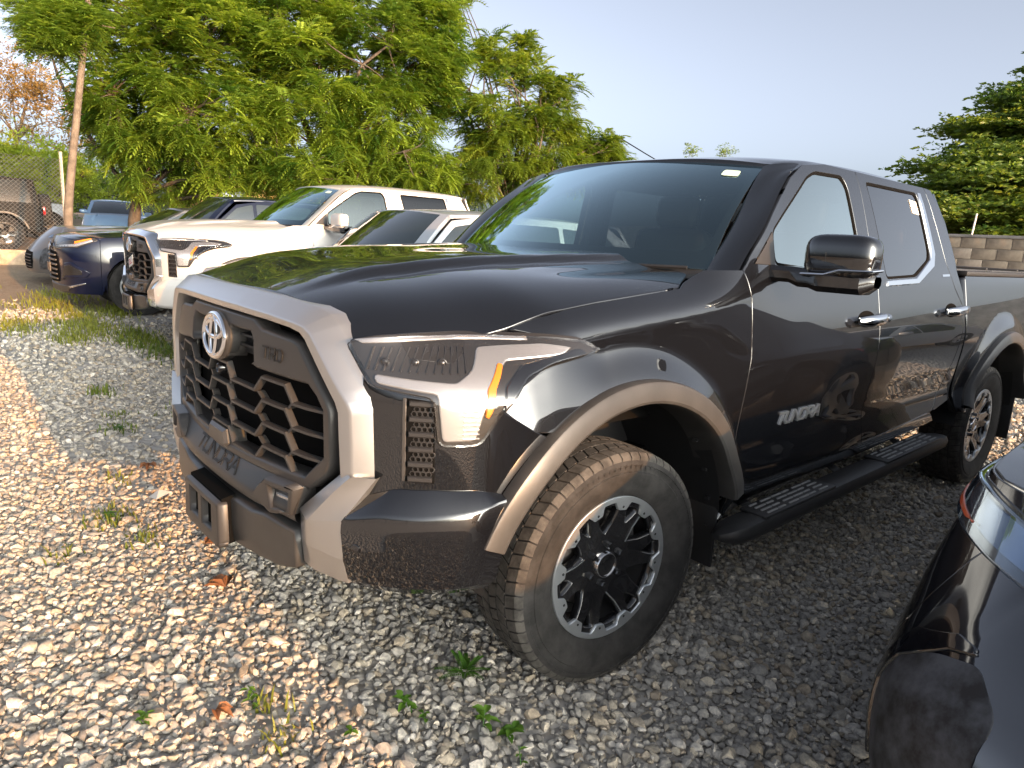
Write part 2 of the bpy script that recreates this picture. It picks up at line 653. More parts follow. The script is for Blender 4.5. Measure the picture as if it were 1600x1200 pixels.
def trk_lean(s, z):
    k = sst(.70, 1.08, s) * (1 - .60 * sst(1.18, 1.46, s))
    return k * .15 * np.clip((z - 1.045) / .155, 0, 2)**1.7 + .012 * np.clip((z - 1.0) / .2, 0, 2)**1.5

NOSE = Plan([(0, -.942), (.25, -.935), (.5, -.908), (.7, -.865), (.80, -.828), (.88, -.772), (.94, -.70), (.98, -.612), (1.0, -.52), (1.008, -.40), (1.01, -.25), (1.01, -.1)], trk_lean)

def HL(d):
    return lambda u, z: NOSE(u, z, d + .024 * sst(1.10, 1.30, np.abs(u)))

def HLd(u, z, d):
    return NOSE(u, z, np.asarray(d) + .024 * sst(1.10, 1.30, np.abs(np.asarray(u))))

def mirror_s(poly):
    return [(-a, b) for a, b in poly][::-1]

def hint_front(X):
    return np.stack([X[:, 0], X[:, 1] - .1, 0 * X[:, 0]], -1)

FRONT_DOOR = [(.668, .525), (.648, .62), (.642, .75), (.655, .90), (.672, 1.08), (.662, 1.30), (.635, 1.405), (.87, 1.62), (1.07, 1.777), (1.20, 1.842), (1.42, 1.868), (1.718, 1.868), (1.729, 1.586), (1.768, 1.341), (1.768, 1.15), (1.755, .85), (1.738, .590)]
REAR_DOOR = [(1.741, .592), (1.758, .85), (1.771, 1.15), (1.771, 1.341), (1.732, 1.586), (1.721, 1.868), (2.56, 1.866), (2.615, 1.70), (2.70, 1.47), (2.80, 1.33), (2.90, 1.24), (2.915, 1.10), (2.86, .92), (2.76, .76), (2.66, .645)]
WIN_F = [(.845, 1.425), (.850, 1.555), (1.211, 1.795), (1.30, 1.826), (1.560, 1.832), (1.592, 1.783), (1.612, 1.58), (1.625, 1.378)]
WIN_R = [(1.80, 1.828), (1.838, 1.60), (1.875, 1.378), (2.242, 1.392), (2.455, 1.475), (2.478, 1.52), (2.425, 1.828)]

def arc(cx, cz, r, a0, a1, n=14):
    return [(cx + r * math.cos(R(a)), cz + r * math.sin(R(a))) for a in np.linspace(a0, a1, n)]

FENDER = [(.664, .525), (.644, .62), (.638, .75), (.651, .90), (.668, 1.08), (.658, 1.30), (.632, 1.403), (.475, 1.398), (.34, 1.352)] + \
    [(y, float(T_ZS(y)) - .002) for y in (.305, .2, .05, -.1, -.25, -.36, -.44)] + [(-.37, 1.207), (-.275, 1.198), (-.215, 1.174), (-.25, 1.157), (-.39, 1.137), (-.49, 1.106), (-.548, 1.035), (-.452, .952)] + arc(0, .41, .622, 122, -4, 18) + [(.60, .42)]
BED = [(2.985, 1.405), (5.08, 1.405), (5.10, 1.1), (5.08, .62), (4.40, .60)] + arc(3.70, .41, .622, 17, 163, 18) + [(3.0, .60), (2.965, .80), (2.975, 1.1)]

# letters as strokes in a unit box (x 0..1, y 0..1)
STROKES = {
    'T': [[(0, 1), (1, 1)], [(.5, 1), (.5, 0)]],
    'U': [[(0, 1), (0, .18), (.15, 0), (.85, 0), (1, .18), (1, 1)]],
    'N': [[(0, 0), (0, 1), (1, 0), (1, 1)]],
    'D': [[(0, 0), (0, 1), (.75, 1), (1, .75), (1, .25), (.75, 0), (0, 0)]],
    'R': [[(0, 0), (0, 1), (.85, 1), (1, .86), (1, .58), (.85, .46), (0, .46)], [(.45, .46), (1, 0)]],
    'A': [[(0, 0), (.42, 1), (.58, 1), (1, 0)], [(.2, .34), (.8, .34)]],
}
def stroke_poly(a, b, w):
    a, b = np.array(a, float), np.array(b, float)
    t = (b - a) / (np.linalg.norm(b - a) + 1e-9)
    n = np.array([-t[1], t[0]]) * w / 2
    a, b = a - t * w * .5, b + t * w * .5
    return [a - n, b - n, b + n, a + n]

def lettering(g, word, x0, x1, z0, z1, w, fn, d0, d1, slant=0., gap=.28, flipx=False):
    k = len(word)
    cw = (x1 - x0) / (k + gap * (k - 1))
    h = z1 - z0
    for i, ch in enumerate(word):
        ox = x0 + i * cw * (1 + gap)
        for line in STROKES[ch]:
            for a, b in zip(line[:-1], line[1:]):
                pa = (ox + a[0] * cw + slant * a[1] * h, z0 + a[1] * h)
                pb = (ox + b[0] * cw + slant * b[1] * h, z0 + b[1] * h)
                g.prism(stroke_poly(pa, pb, w), fn, d0, d1 + .0004 * (a[0] + b[0] + a[1]))

# ------------------------------------------------------------------ wheel (hub at origin, outer face +x)
WHEEL_CACHE = {}
def wheel_meshes(Rr=.41, Wd=.126, rim=.250, style='truck'):
    key = (Rr, Wd, rim, style)
    if key in WHEEL_CACHE:
        return WHEEL_CACHE[key]
    k = Rr - .41
    out = []
    tmp = G()
    prof = [(.098, rim - .006), (.112, rim + .004), (.120, rim + .02), (.134, rim + .055), (.1395, rim + .085), (.1395, rim + .09), (.1365, rim + .092), (.1365, rim + .112), (.1395, rim + .114), (.139, rim + .12), (.132, Rr - .026), (.120, Rr - .012), (.103, Rr - .009), (.05, Rr - .0055), (0, Rr - .005)]
    prof = [(x * Wd / .135, r) for x, r in prof]
    prof = prof + [(-x, r) for x, r in prof[-2::-1]]
    tmp.lathe(prof, 72)
    for k in range(96):                      # fine radial ribs on the side wall
        a = 2 * math.pi * k / 96
        for sg in (1, -1):
            V = []
            for r, e in ((rim + .103, 0), (rim + .118, 0)):
                for da in (-.007, .007):
                    V.append((sg * (Wd * 1.031 + .0012), r * math.cos(a + da), r * math.sin(a + da)))
            tmp.add(V, [(0, 1, 3, 2)])
    out.append(('tyre', tmp, M_TYRE))
    # tread blocks
    t = G()
    rnd = random.Random(3)
    ribs = [(-.118, -.074), (-.068, -.026), (-.020, .020), (.026, .068), (.074, .118)] if style == 'truck' else [(-.115, -.06), (-.054, .054), (.06, .115)]
    nb = 58 if style == 'truck' else 40
    for ri, (xa, xb) in enumerate(ribs):
        xa, xb = xa * Wd / .135, xb * Wd / .135
        edge = ri in (0, len(ribs) - 1)
        for b in range(nb):
            a0 = 2 * math.pi * (b + .07 + .5 * (ri % 2)) / nb
            a1 = 2 * math.pi * (b + .93 + .5 * (ri % 2)) / nb
            sh = .35 * (a1 - a0) * (1 if ri % 2 else -1)
            V = []
            for (x, aa) in ((xa, 0), (xb, sh)):
                rt = Rr - (.0055 if (edge and abs(x) > .1 * Wd / .135) else 0) - .002 * abs(x) / .1
                for a in (a0 + aa, (a0 + a1) / 2 + aa, a1 + aa):
                    for r in (Rr - .013, rt):
                        V.append((x, r * math.cos(a), r * math.sin(a)))
            F = [(1, 3, 9, 7), (3, 5, 11, 9), (0, 1, 7, 6), (4, 10, 11, 5), (0, 2, 3, 1), (2, 4, 5, 3), (6, 7, 9, 8), (8, 9, 11, 10)]
            t.add(V, F)
            if edge:    # shoulder lug running down the side wall
                x0 = xa if ri == 0 else xb
                sg = -1 if ri == 0 else 1
                V = []
                for (x, r) in ((x0, Rr - .008), (x0 + sg * .014, Rr - .022), (x0 + sg * .0195, Rr - .046)):
                    aa = 0 if ri == 0 else sh
                    for a in (a0 + aa, a1 + aa):
                        for e in (0, .005):
                            V.append((x - sg * (.006 - e), (r - .004 + e) * math.cos(a), (r - .004 + e) * math.sin(a)))
                F = []
                for q in (0, 4):
                    F += [(q + 1, q + 3, q + 7, q + 5), (q, q + 1, q + 5, q + 4), (q + 2, q + 6, q + 7, q + 3)]
                F.append((8, 9, 11, 10))
                t.add(V, F)
    out.append(('tread', t, M_TREAD))
    WHEEL_CACHE[key] = out
    return out

def polar(r, a):
    return (r * math.cos(R(a)), r * math.sin(R(a)))

def truck_rim_polys():
    wins = []
    for k in range(6):
        a = 60 * k + 30
        # big window between spokes
        wins.append([polar(.108, a), polar(.152, a + 11), polar(.214, a + 14), polar(.219, a), polar(.214, a - 14), polar(.152, a - 11)])
        b = 60 * k
        wins.append([polar(.150, b), polar(.188, b + 6.0), polar(.214, b + 7.5), polar(.2165, b), polar(.214, b - 7.5), polar(.188, b - 6.0)])
    return wins

def rim_map(d=0.):
    def f(a, b):
        r = np.hypot(a, b)
        x = .072 + .026 * sst(.06, .225, r) + .004 * np.cos(np.arctan2(b, a) * 6) * sst(.08, .16, r) + d
        return np.stack([x, a, b + 0 * a], -1)
    return f

def make_wheel(parent, loc, rz=0., flip=False, style='truck', spin=0., cache={}):
    key = style
    w = empty('wheel', loc, rz + (math.pi if flip else 0), parent)
    if key in cache:
        for c in cache[key]:
            d = c.copy()
            col.objects.link(d)
            d.parent = w
        return w
    objs = []
    if style == 'truck':
        for n, g, m in wheel_meshes(.41, .126, .250):
            objs.append(g.build(n, m, w, smooth=40))
        objs[-1]['kind'] = 'stuff'
        circ = [polar(.236, a) for a in range(0, 360, 5)]
        objs.append(panel('rim', circ, rim_map(), M_GLOSSB, w, res=.016, thick=.034, cham=.003, hint=(1, 0, 0), holes=[rounded(h, .012, 4) for h in truck_rim_polys()]))
        # machined ring with bolt lugs
        inner = []
        for a in range(0, 360, 2):
            ph = (a % 30) / 30
            lob = max(0., 1 - abs(ph - .5) / .30)
            inner.append(polar(.2315 - .029 * min(1, lob * 2.1), a))
        objs.append(panel('rim_ring', [polar(.250, a) for a in range(0, 360, 3)], lambda a, b: np.stack([.1075 + 0 * a, a, b], -1), M_MACH, w, res=.03, thick=.012, cham=.0018, holes=[inner]))
        g = G()
        for k in range(12):
            p = polar(.2145, 30 * k + 15)
            g.lathe([(.1078, .0042), (.1085, .0042), (.1085, .0012)], 10, M=Matrix.Translation((0, p[0], p[1])))
        objs.append(g.build('ring_bolt', M_VOID, w))
        objs[-1]['kind'] = 'stuff'
        # milled edges on the spokes
        g = G()
        f = rim_map(0)
        for k in range(6):
            a = 60 * k + 30
            for sgn in (1, -1):
                for (p, q) in ((polar(.1075, a + sgn * 1.5), polar(.152, a + sgn * 12.2)), (polar(.152, a + sgn * 12.2), polar(.196, a + sgn * 15.0))):
                    if sgn > 0 and k % 2 == 0:
                        g.prism(stroke_poly(p, q, .0032), lambda a_, b_, d_: rim_map(0)(a_, b_) + np.array([d_ + .0, 0, 0]) + 0, .0005, .0032)
        objs.append(g.build('milled_edge', M_MACH, w, smooth=0))
        g = G()
        g.lathe([(-.10, .234), (.055, .222), (.098, .236)], 48)
        g.lathe([(-.03, .222), (-.03, .05)], 32)
        objs.append(g.build('rim_barrel', M_BLKPL, w))
        g = G()
        g.lathe([(.005, .06), (.012, .07), (.012, .168), (.002, .172), (-.01, .168)], 40)
        g.lathe([(.012, .062), (.045, .062), (.05, .05)], 24)
        objs.append(g.build('brake_disc', M_STEEL, w))
        g = G()
        g.box((.02, .13, .06), (.05, .08, .12), .01)
        objs.append(g.build('brake_caliper', M_BLKPL, w))
        g = G()
        g.lathe([(.06, .047), (.082, .046), (.086, .043), (.086, .0405), (.0815, .039)], 36)
        objs.append(g.build('hub_ring', M_CHROME, w))
        g = G()
        g.lathe([(.0815, .0395), (.0845, .034), (.0855, .015), (.0857, .001)], 28)
        objs.append(g.build('hub_cap', M_GLOSSB, w))
        for k in range(6):
            p = polar(.0695, 60 * k + 18)
            g = G()
            g.lathe([(.06, .0125), (.084, .0118), (.089, .009), (.089, .001)], 6, M=Matrix.Translation((0, p[0], p[1])))
            objs.append(g.build('lug_nut', M_GLOSSB, w, smooth=20))
    else:
        Rr = .335
        for n, g, m in wheel_meshes(Rr, .110, .232, 'car'):
            objs.append(g.build(n, m if n == 'tyre' else M_TYRE, w, smooth=40))
        objs[-1]['kind'] = 'stuff'
        wins = []
        for k in range(5):
            a = 72 * k + 36
            wins.append([polar(.075, a - 8), polar(.205, a + 22), polar(.214, a), polar(.205, a - 17), polar(.11, a - 18)])
        objs.append(panel('rim', [polar(.234, a) for a in range(0, 360, 6)], lambda a, b: np.stack([.055 + .03 * sst(.05, .2, np.hypot(a, b)), a, b], -1), M_MACH if style == 'car' else M_GLOSSB, w, res=.03, thick=.03, cham=.003, holes=[rounded(h, .015, 4) for h in wins]))
        g = G()
        g.lathe([(-.08, .225), (.05, .214), (.083, .232)], 40)
        g.lathe([(-.02, .215), (-.02, .04)], 28)
        g.lathe([(.09, .03), (.093, .025), (.093, .001)], 20)
        objs.append(g.build('rim_barrel', M_BLKPL, w))
    for o in objs:
        if spin:
            o.rotation_euler = (spin, 0, 0)
    cache[key] = objs
    return w

# ------------------------------------------------------------------ pickup
def pickup(loc, rz, label, group, pal, steer=0., fine=True, paper=False):
    P = pal['paint']
    FR = pal['frame']
    T = thing('pickup_truck', label, 'pickup truck', loc, rz, group)
    rs = 1.0 if fine else 1.7
    both = (False, True)
    # ---- painted panels
    hoodpoly = [(T_XG(y) - .001, y) for y in (.305, .2, .05, -.1, -.25, -.36, -.44, -.5, -.6, -.72)] + [(.728, -.842)]
    front = [(x, float(np.interp(x, NOSE.D[:, 0], NOSE.D[:, 1])) + .035) for x in (.70, .6, .45, .3, .15, 0)]
    rearc = [(0, .345), (.25, .37), (.5, .43), (.70, .50), (.80, .465)]
    half = rearc + hoodpoly + front
    hp = half + [(-x, y) for x, y in half[::-1] if x > 1e-6]
    hp = rounded(hp, .012, 3)
    panel('hood', hp, HoodMap, P, T, res=(.018 if fine else .06), thick=.025, cham=.003, hint=(0, 0, 1))
    for mi in both:
        panel('front_fender', FENDER, SideMap(), P, T, res=(.012 if fine and not mi else .03), thick=.03, cham=.002, mirror=mi)
        fd = panel('front_door', FRONT_DOOR, SideMap(), P, T, res=(.02 if fine and not mi else .05), thick=.05, cham=.002, holes=[rounded(WIN_F, .03)], mirror=mi)
        rd = panel('rear_door', REAR_DOOR, SideMap(), P, T, res=(.02 if fine and not mi else .05), thick=.05, cham=.002, holes=[rounded(WIN_R, .03)], mirror=mi)
        for dr, w, gm in ((fd, WIN_F, M_GLASSF), (rd, WIN_R, M_GLASSD)):
            panel('window_glass', rounded(inset(w, -.012), .03), SideMap(-.008), gm, dr, res=.06, thick=.004, cham=.001, mirror=mi)
            big, sml = rounded(inset(w, -.003), .03), rounded(inset(w, .012), .026)
            panel('window_seal', big, SideMap(-.003), M_VOID, dr, res=.06, thick=.012, cham=.002, holes=[sml], mirror=mi)
        if steer and not mi:
            panel('window_sticker', [(2.315, 1.785), (2.405, 1.780), (2.420, 1.712), (2.330, 1.717)], SideMap(-.005), M_PAPERW, rd, res=.06, thick=.001, cham=.001)
        # chrome along the glass
        ch = [(1.875, 1.378), (2.242, 1.392), (2.455, 1.475), (2.478, 1.52), (2.425, 1.828)]
        o_ = [(1.873, 1.345), (2.262, 1.358), (2.505, 1.448), (2.540, 1.515), (2.475, 1.832), (2.434, 1.832), (2.486, 1.522), (2.462, 1.484), (2.24, 1.386), (1.872, 1.372)]
        panel('window_trim', o_, SideMap(.006), M_CHROME, rd, res=.06, thick=.012, cham=.004, mirror=mi)
        o_ = [(.80, 1.392), (1.63, 1.343), (1.63, 1.371), (.80, 1.419)]
        panel('window_trim', o_, SideMap(.006), M_CHROME, fd, res=.06, thick=.012, cham=.004, mirror=mi)
        panel('mirror_sail', [(.70, 1.428), (.842, 1.425), (.846, 1.555)], SideMap(.004), M_BLKPL, fd, res=.06, thick=.01, cham=.003, mirror=mi)
        # handles
        for dr, yc, zc in ((fd, 1.625, 1.198), (rd, 2.72, 1.214)):
            g = G()
            pth = []
            for t in np.linspace(-1, 1, 11):
                y = yc + .125 * t
                pth.append((float(Xside(y, zc)) + .052 - .030 * abs(t)**4, y, zc + .004 * t))
            g.tube(pth, [.015, .021, .023, .0235, .0235, .0235, .0235, .0235, .024, .024, .019], 12, sq=(.72, 1.12))
            pth = [(float(Xside(yc + .14, zc)) + q, yc + .155, zc + .004) for q in (-.01, .035, .045)]
            g.tube(pth, [.020, .021, .015], 12)
            h = g.build('door_handle', M_CHROME, dr, smooth=50, flip=mi)
            g = G()
            pp = [(yc + .09 * math.cos(a), zc + .038 * math.sin(a)) for a in np.linspace(0, 2 * math.pi, 18)[:-1]]
            g.prism(pp, lambda u, v, d: SideMap(d)(u, v), -.005, .0015)
            g.build('handle_cup', M_VOID, dr, flip=mi)
        # door lettering
        g = G()
        fn = lambda u, v, d: SideMap(d)(u, v)
        if not mi:
            lettering(g, 'TUNDRA', .93, 1.275, .788, .834, .0085, fn, -.002, .006, slant=.25)
        else:
            fn2 = lambda u, v, d: SideMap(d)(2.2 - u, v)
            lettering(g, 'TUNDRA', .93, 1.275, .788, .834, .0085, fn2, -.002, .006, slant=.25)
        g.build('door_lettering', M_BADGE, fd, smooth=0, flip=mi, fix=True)
        # cab side behind the rear door
        cpoly = [(2.563, 1.868), (2.66, 1.862), (2.775, 1.645), (2.865, 1.41), (2.93, 1.30), (2.955, 1.10), (2.945, .80), (2.93, .68), (2.70, .645), (2.664, .645), (2.763, .757), (2.863, .917), (2.918, 1.10), (2.903, 1.241), (2.803, 1.332), (2.703, 1.471), (2.618, 1.701)]
        cab = panel('cab_corner', cpoly, SideMap(), P, T, res=.035 * rs, thick=.05, cham=.003, mirror=mi)
        g = G()
        g.prism([(2.615, 1.396), (2.725, 1.399), (2.725, 1.411), (2.615, 1.408)], fn, -.002, .004)
        g.build('trim_badge', M_CHROME, cab, smooth=0, flip=mi)
        # sill
        sill = [(.60, .445), (2.72, .575), (2.66, .637), (1.742, .583), (.66, .518)]
        panel('rocker_panel', sill, SideMap(-.012), P, T, res=.05 * rs, thick=.05, cham=.004, mirror=mi)
        bed = panel('bed_side', BED, SideMap(), P, T, res=(.02 if fine and not mi else .05), thick=.04, cham=.004, mirror=mi)
        g = G()
        g.box((.905, 4.03, 1.418), (.085, 2.10, .03), .008)
        g.build('rail_cap', M_BLKPL, bed, flip=mi)
        # fender flares
        for yc, a0, a1 in ((0, 158, 14), (3.70, 160, 14)):
            rows = []
            for a in np.linspace(a0, a1, 40):
                c, s_ = math.cos(R(a)), math.sin(R(a))
                row = []
                q = 1.0 + .015 * math.cos(R(2 * a))
                for r, d in ((.660, -.014), (.660, .012), (.656, .024), (.648, .029), (.597, .036), (.588, .031), (.584, .020), (.582, -.02), (.58, -.12)):
                    y, z = yc + r * q * c, .41 + r * q * s_
                    ro = .63
                    row.append((float(Xside(yc + ro * q * c, .41 + ro * q * s_)) + d, y, z))
                rows.append(row)
            g = G()
            g.grid(rows)
            g.build('wheel_flare', M_FLARE, T, smooth=27, flip=mi, fix=True)
            # liner
            rows = []
            for a in np.linspace(172, 8, 24):
                rows.append([(x, yc + .585 * math.cos(R(a)), .41 + .585 * math.sin(R(a))) for x in (.98, .60, .55)] + [(.55, yc + .3 * math.cos(R(a)), .41 + .3 * math.sin(R(a)))])
            g = G()
            g.grid(rows, flip=True)
            if yc == 0:
                for a in (25, 12, 0, 40):
                    g.box((.93, .578 * math.cos(R(a)), .41 + .578 * math.sin(R(a))), (.018, .012, .012))
            g.build('wheel_liner', M_BLKPL, T, smooth=50, flip=mi)
        # mud flap
        g = G()
        g.box((.86, .585, .42), (.22, .014, .34), .004)
        g.build('mud_flap', M_BLKPL, T, flip=mi)
        g = G()
        g.box((.88, 4.30, .42), (.24, .014, .36), .004)
        g.build('mud_flap', M_BLKPL, T, flip=mi)
        # a pillar and roof rail
        inn = catmull([(.815, .54, 1.36), (.797, .605, 1.410), (.770, .725, 1.515), (.735, .872, 1.645), (.702, 1.0, 1.757), (.676, 1.102, 1.832)], 8)
        outp = catmull([(.640, 1.0), (.640, 1.0)], 1)
        dl = catmull([(0, .57, 1.36), (0, .618, 1.405), (0, .855, 1.626), (0, 1.055, 1.783), (0, 1.13, 1.823), (0, 1.175, 1.842)], 8)
        dl[:, 0] = Xside(dl[:, 1], dl[:, 2])
        n = len(inn)
        rows = []
        for a, b in zip(inn, dl):
            row = [a + (-.006, .03, -.02)]
            for t in np.linspace(0, 1, 8):
                p = a * (1 - t) + b * t
                p = p + np.array([.6, -.35, .6]) * .009 * (4 * t * (1 - t))**.6
                row.append(p)
            row.append(b + (-.035, .012, -.012))
            rows.append(row)
        g = G()
        g.grid(rows)
        g.build('windshield_pillar', P, T, smooth=60, flip=mi, fix=True)
        # mirror (the passenger one is folded in)
        fold = mi and steer
        rows = []
        for v in np.linspace(-90, 90, 15):
            row = []
            for u in np.linspace(0, 360, 33):
                def sp(c, e):
                    return math.copysign(abs(c)**e, c)
                cv, sv = sp(math.cos(R(v)), .45), sp(math.sin(R(v)), .55)
                cu, su = sp(math.cos(R(u)), .42), sp(math.sin(R(u)), .6)
                x = 1.172 + .128 * cu * cv
                y = .885 + .075 * su * cv * (1.0 if su < 0 else .55)
                z = 1.468 + .083 * sv
                y += .05 * (x - 1.17)
                if fold:
                    x, y = 1.04 + (y - .885) * .9, .98 + (x - 1.17) * .9
                row.append((x, y, z))
            rows.append(row)
        g = G()
        g.grid(rows)
        mir = g.build('side_mirror', P, T, smooth=60, flip=mi, fix=True)
        g = G()
        rows = []
        for t, (zc, hh, yy) in zip(np.linspace(0, 1, 12), [(1.408, .030, .045)] * 4 + [(1.400, .036, .05)] * 2 + [(1.395, .042, .062)] * 5 + [(1.40, .02, .03)]):
            x = .90 + (.12 if fold else .398) * t
            rows.append([(x, .83 + .07 * t + yy * c, zc - .012 + hh * s_) for c, s_ in [(1, .5), (.6, 1), (-.7, 1), (-1, .4), (-1, -.5), (-.7, -1), (.6, -1), (1, -.5), (1, .5)]])
        g.grid(rows)
        g.build('mirror_arm', M_GLOSSB, mir, smooth=35, flip=mi, fix=True)
        g = G()
        if not fold:
            g.tube([(1.06, .80, 1.402), (1.15, .795, 1.405), (1.20, .80, 1.423), (1.30, .835, 1.425), (1.306, .90, 1.43)], .007, 8, sq=(1, .8))
        if not fold:
            g.build('mirror_indicator', M_CHROME, mir, smooth=50, flip=mi)
        # side step
        g = G()
        sec = [(1.10, .055), (1.112, .03), (1.105, 0), (1.08, -.022), (1.03, -.026), (.985, -.012), (.975, .02), (.985, .048), (1.03, .058), (1.08, .06)]
        rows = []
        for y, k in zip([.53, .545, .58, .64, .8, 1.2, 1.6, 2.0, 2.4, 2.62, 2.67, 2.70, 2.71], [.25, .6, .88, 1, 1, 1, 1, 1, 1, 1, .88, .6, .25]):
            zc = .405 + .030 * (y - .6)
            rows.append([(1.045 + (x - 1.045) * k - .05 * (1 - k), y, zc + z * k) for x, z in sec + sec[:1]])
        g.grid(rows)
        g.add([rows[0][i] for i in range(10)], [tuple(range(10))])
        g.add([rows[-1][i] for i in range(10)], [tuple(range(9, -1, -1))])
        st = g.build('side_step', M_BLKPL, T, smooth=50, flip=mi, fix=True)
        for ya, yb in ((.72, 1.30), (1.84, 2.56)):
            g = G()
            ym = (ya + yb) / 2
            g.box((1.042, ym, .405 + .030 * (ym - .6) + .060), (.118, yb - ya, .014), .005, M=Matrix.Rotation(.030, 4, 'X'))
            pad = g.build('step_pad', M_BLKPL, st, flip=mi)
            for rx in (1.002, 1.028, 1.055, 1.082):
                n = 6
                for k in range(n):
                    y0 = ya + .04 + (yb - ya - .08) * k / n
                    y1 = y0 + (yb - ya - .08) / n * (.90 if (k + int(rx * 1000)) % 3 else .62)
                    g = G()
                    yc = (y0 + y1) / 2
                    g.box((rx, yc, .405 + .030 * (yc - .6) + .068), (.009, y1 - y0, .007), .0015, M=Matrix.Rotation(.030, 4, 'X'))
                    if k == 0 and rx == 1.002:
                        pass
                    if k == 0:
                        gg = G()
                    gg.add(g.V, g.F)
                gg.build('grip_strip', M_GRIP, st, flip=mi)
        for y in (.85, 1.62, 2.35):
            g = G()
            g.tube([(.70, y, .47 + .03 * y), (.90, y, .44 + .03 * y), (.99, y, .395 + .03 * y)], .022, 8, sq=(1.4, .6))
            g.build('step_bracket', M_BLKPL, st, smooth=40, flip=mi)
        # front corner: upper skin, lower corner, silver corner
        up = [(.775, .775), (1.0, .775), (1.21, .775), (1.29, .85), (1.34, .925), (1.275, .955), (1.135, 1.040), (1.13, 1.13), (.95, 1.16), (.775, 1.10)]
        panel('bumper_cover', up, NOSE.at(0), P, T, res=.03 * rs, thick=.03, cham=.003, hint=hint_front, mirror=mi)
        rows_def = [  # (v-name) z at five s stations, depth
            ([.780, .815, .818, .812, .792], -.02), ([.775, .811, .814, .809, .790], .004),
            ([.725, .757, .760, .772, .786], .044), ([.712, .742, .746, .762, .780], .049),
            ([.68, .70, .70, .71, .72], .052), ([.60, .60, .60, .61, .62], .047), ([.545, .548, .55, .552, .555], .036),
            ([.522, .525, .526, .528, .53], .014), ([.512, .512, .512, .512, .515], -.03), ([.505, .505, .505, .505, .505], -.12)]
        sL = [.795, .785, .757, .756, .757, .762, .768, .774, .78, .79]
        sR = [1.185, 1.182, 1.172, 1.171, 1.170, 1.165, 1.155, 1.14, 1.13, 1.10]
        rows = []
        for (zz, d), a, b in zip(rows_def, sL, sR):
            t = np.linspace(0, 1, 19)
            s_ = a + (b - a) * t
            z = np.interp(t, [0, .25, .5, .8, 1], zz)
            dd = d * (1 - .35 * sst(.75, 1, t))
            rows.append(NOSE(s_, z, dd))
        V = np.array(rows)
        g = G()
        g.grid(V)
        bc = g.build('bumper_corner', P, T, smooth=28, flip=mi, fix=True)
        g = G()
        for (ss, zz) in ((.80, .645),):
            g.lathe([(0, .0135), (.003, .0135), (.004, .0115), (.004, .001)], 18)
            p0, p1 = NOSE(ss, zz, .049), NOSE(ss, zz, .06)
            q = Vector((1, 0, 0)).rotation_difference(Vector(p1 - p0)).to_matrix().to_4x4()
            g.V = [tuple(Matrix.Translation(p0) @ q @ Vector(v)) for v in g.V]
        g.build('parking_sensor', P, bc, flip=mi)
        # silver corner piece
        g = G()
        def facet(pts, n=7):
            """quad strip between two (s,z,d) lines"""
            a, b = np.array(pts[0]), np.array(pts[1])
            rows = []
            for t in np.linspace(0, 1, 5):
                L = a * (1 - t) + b * t
                tt = np.linspace(0, len(a) - 1, n)
                s_, z, d = (np.interp(tt, range(len(a)), L[:, i]) for i in range(3))
                rows.append(NOSE(s_, z, d))
            g.grid(rows)
        A0, B0 = (.552, .680, .020), (.735, .838, .012)
        A1, B1 = (.620, .672, .048), (.780, .838, .046)
        O1 = (.838, .838, .020)
        facet([[A0, B0], [A1, B1]])
        facet([[A1, B1], [(.757, .712, .050), O1]])
        facet([[(.560, .672, .022), A1, (.757, .712, .050)], [(.563, .60, .022), (.622, .60, .046), (.762, .60, .048)]], 9)
        facet([[(.563, .60, .022), (.622, .60, .046), (.762, .60, .048)], [(.572, .525, .018), (.632, .525, .032), (.768, .53, .034)]], 9)
        facet([[(.572, .525, .018), (.632, .525, .032), (.768, .53, .034)], [(.59, .490, -.06), (.65, .488, -.05), (.775, .505, -.04)]], 9)
        facet([[(.552, .680, .020), (.560, .672, .022)], [(.56, .68, -.05), (.56, .672, -.05)]], 2)
        facet([[(.560, .672, .022), (.563, .60, .022), (.572, .525, .018), (.59, .49, -.06)], [(.56, .672, -.05), (.563, .60, -.05), (.572, .525, -.05), (.59, .49, -.08)]], 8)
        facet([[A0, B0], [(.56, .68, -.05), (.735, .838, -.05)]])
        facet([[O1, (.757, .712, .05), (.762, .60, .048), (.768, .53, .034)], [(.838, .835, -.02), (.765, .712, -.02), (.77, .6, -.02), (.775, .53, -.02)]], 8)
        g.build('bumper_end', FR, T, smooth=24, flip=mi, fix=True)
        # headlight
        hl_out = [(.722, 1.188), (.80, 1.207), (.90, 1.215), (1.13, 1.216), (1.36, 1.215), (1.465, 1.205), (1.525, 1.172), (1.49, 1.160), (1.34, 1.140), (1.235, 1.108), (1.165, 1.040), (1.098, .936), (.988, .934), (.972, 1.060), (.81, 1.078), (.752, 1.150)]
        hp_ = rounded(hl_out, [.01, .02, .02, .02, .03, .03, .012, .02, .04, .05, .03, .015, .015, .02, .02, .02], 4)
        hl = panel('headlight', hp_, HL(.006), M_LAMPD, T, res=.03 * rs, thick=.03, cham=.004, hint=hint_front, mirror=mi)
        silver = [(.812, 1.112), (1.035, 1.100), (1.085, 1.130), (1.125, 1.182), (1.33, 1.192), (1.42, 1.182), (1.38, 1.160), (1.20, 1.148), (1.135, 1.098), (1.105, 1.02), (1.085, .950), (1.0, .948), (.985, 1.072), (.822, 1.088)]
        panel('running_light', rounded(silver, .012, 3), HL(.015), M_LAMPS, hl, res=.03 * rs, thick=.01, cham=.005, hint=hint_front, mirror=mi)
        # fine bars and three small projector eyes behind the cover
        panel('lamp_reflector', [(.90, 1.150), (1.03, 1.140), (1.075, 1.165), (1.10, 1.196), (.86, 1.192)], HL(.008), M_LAMPD2, hl, res=.03, thick=.004, cham=.002, hint=hint_front, mirror=mi)
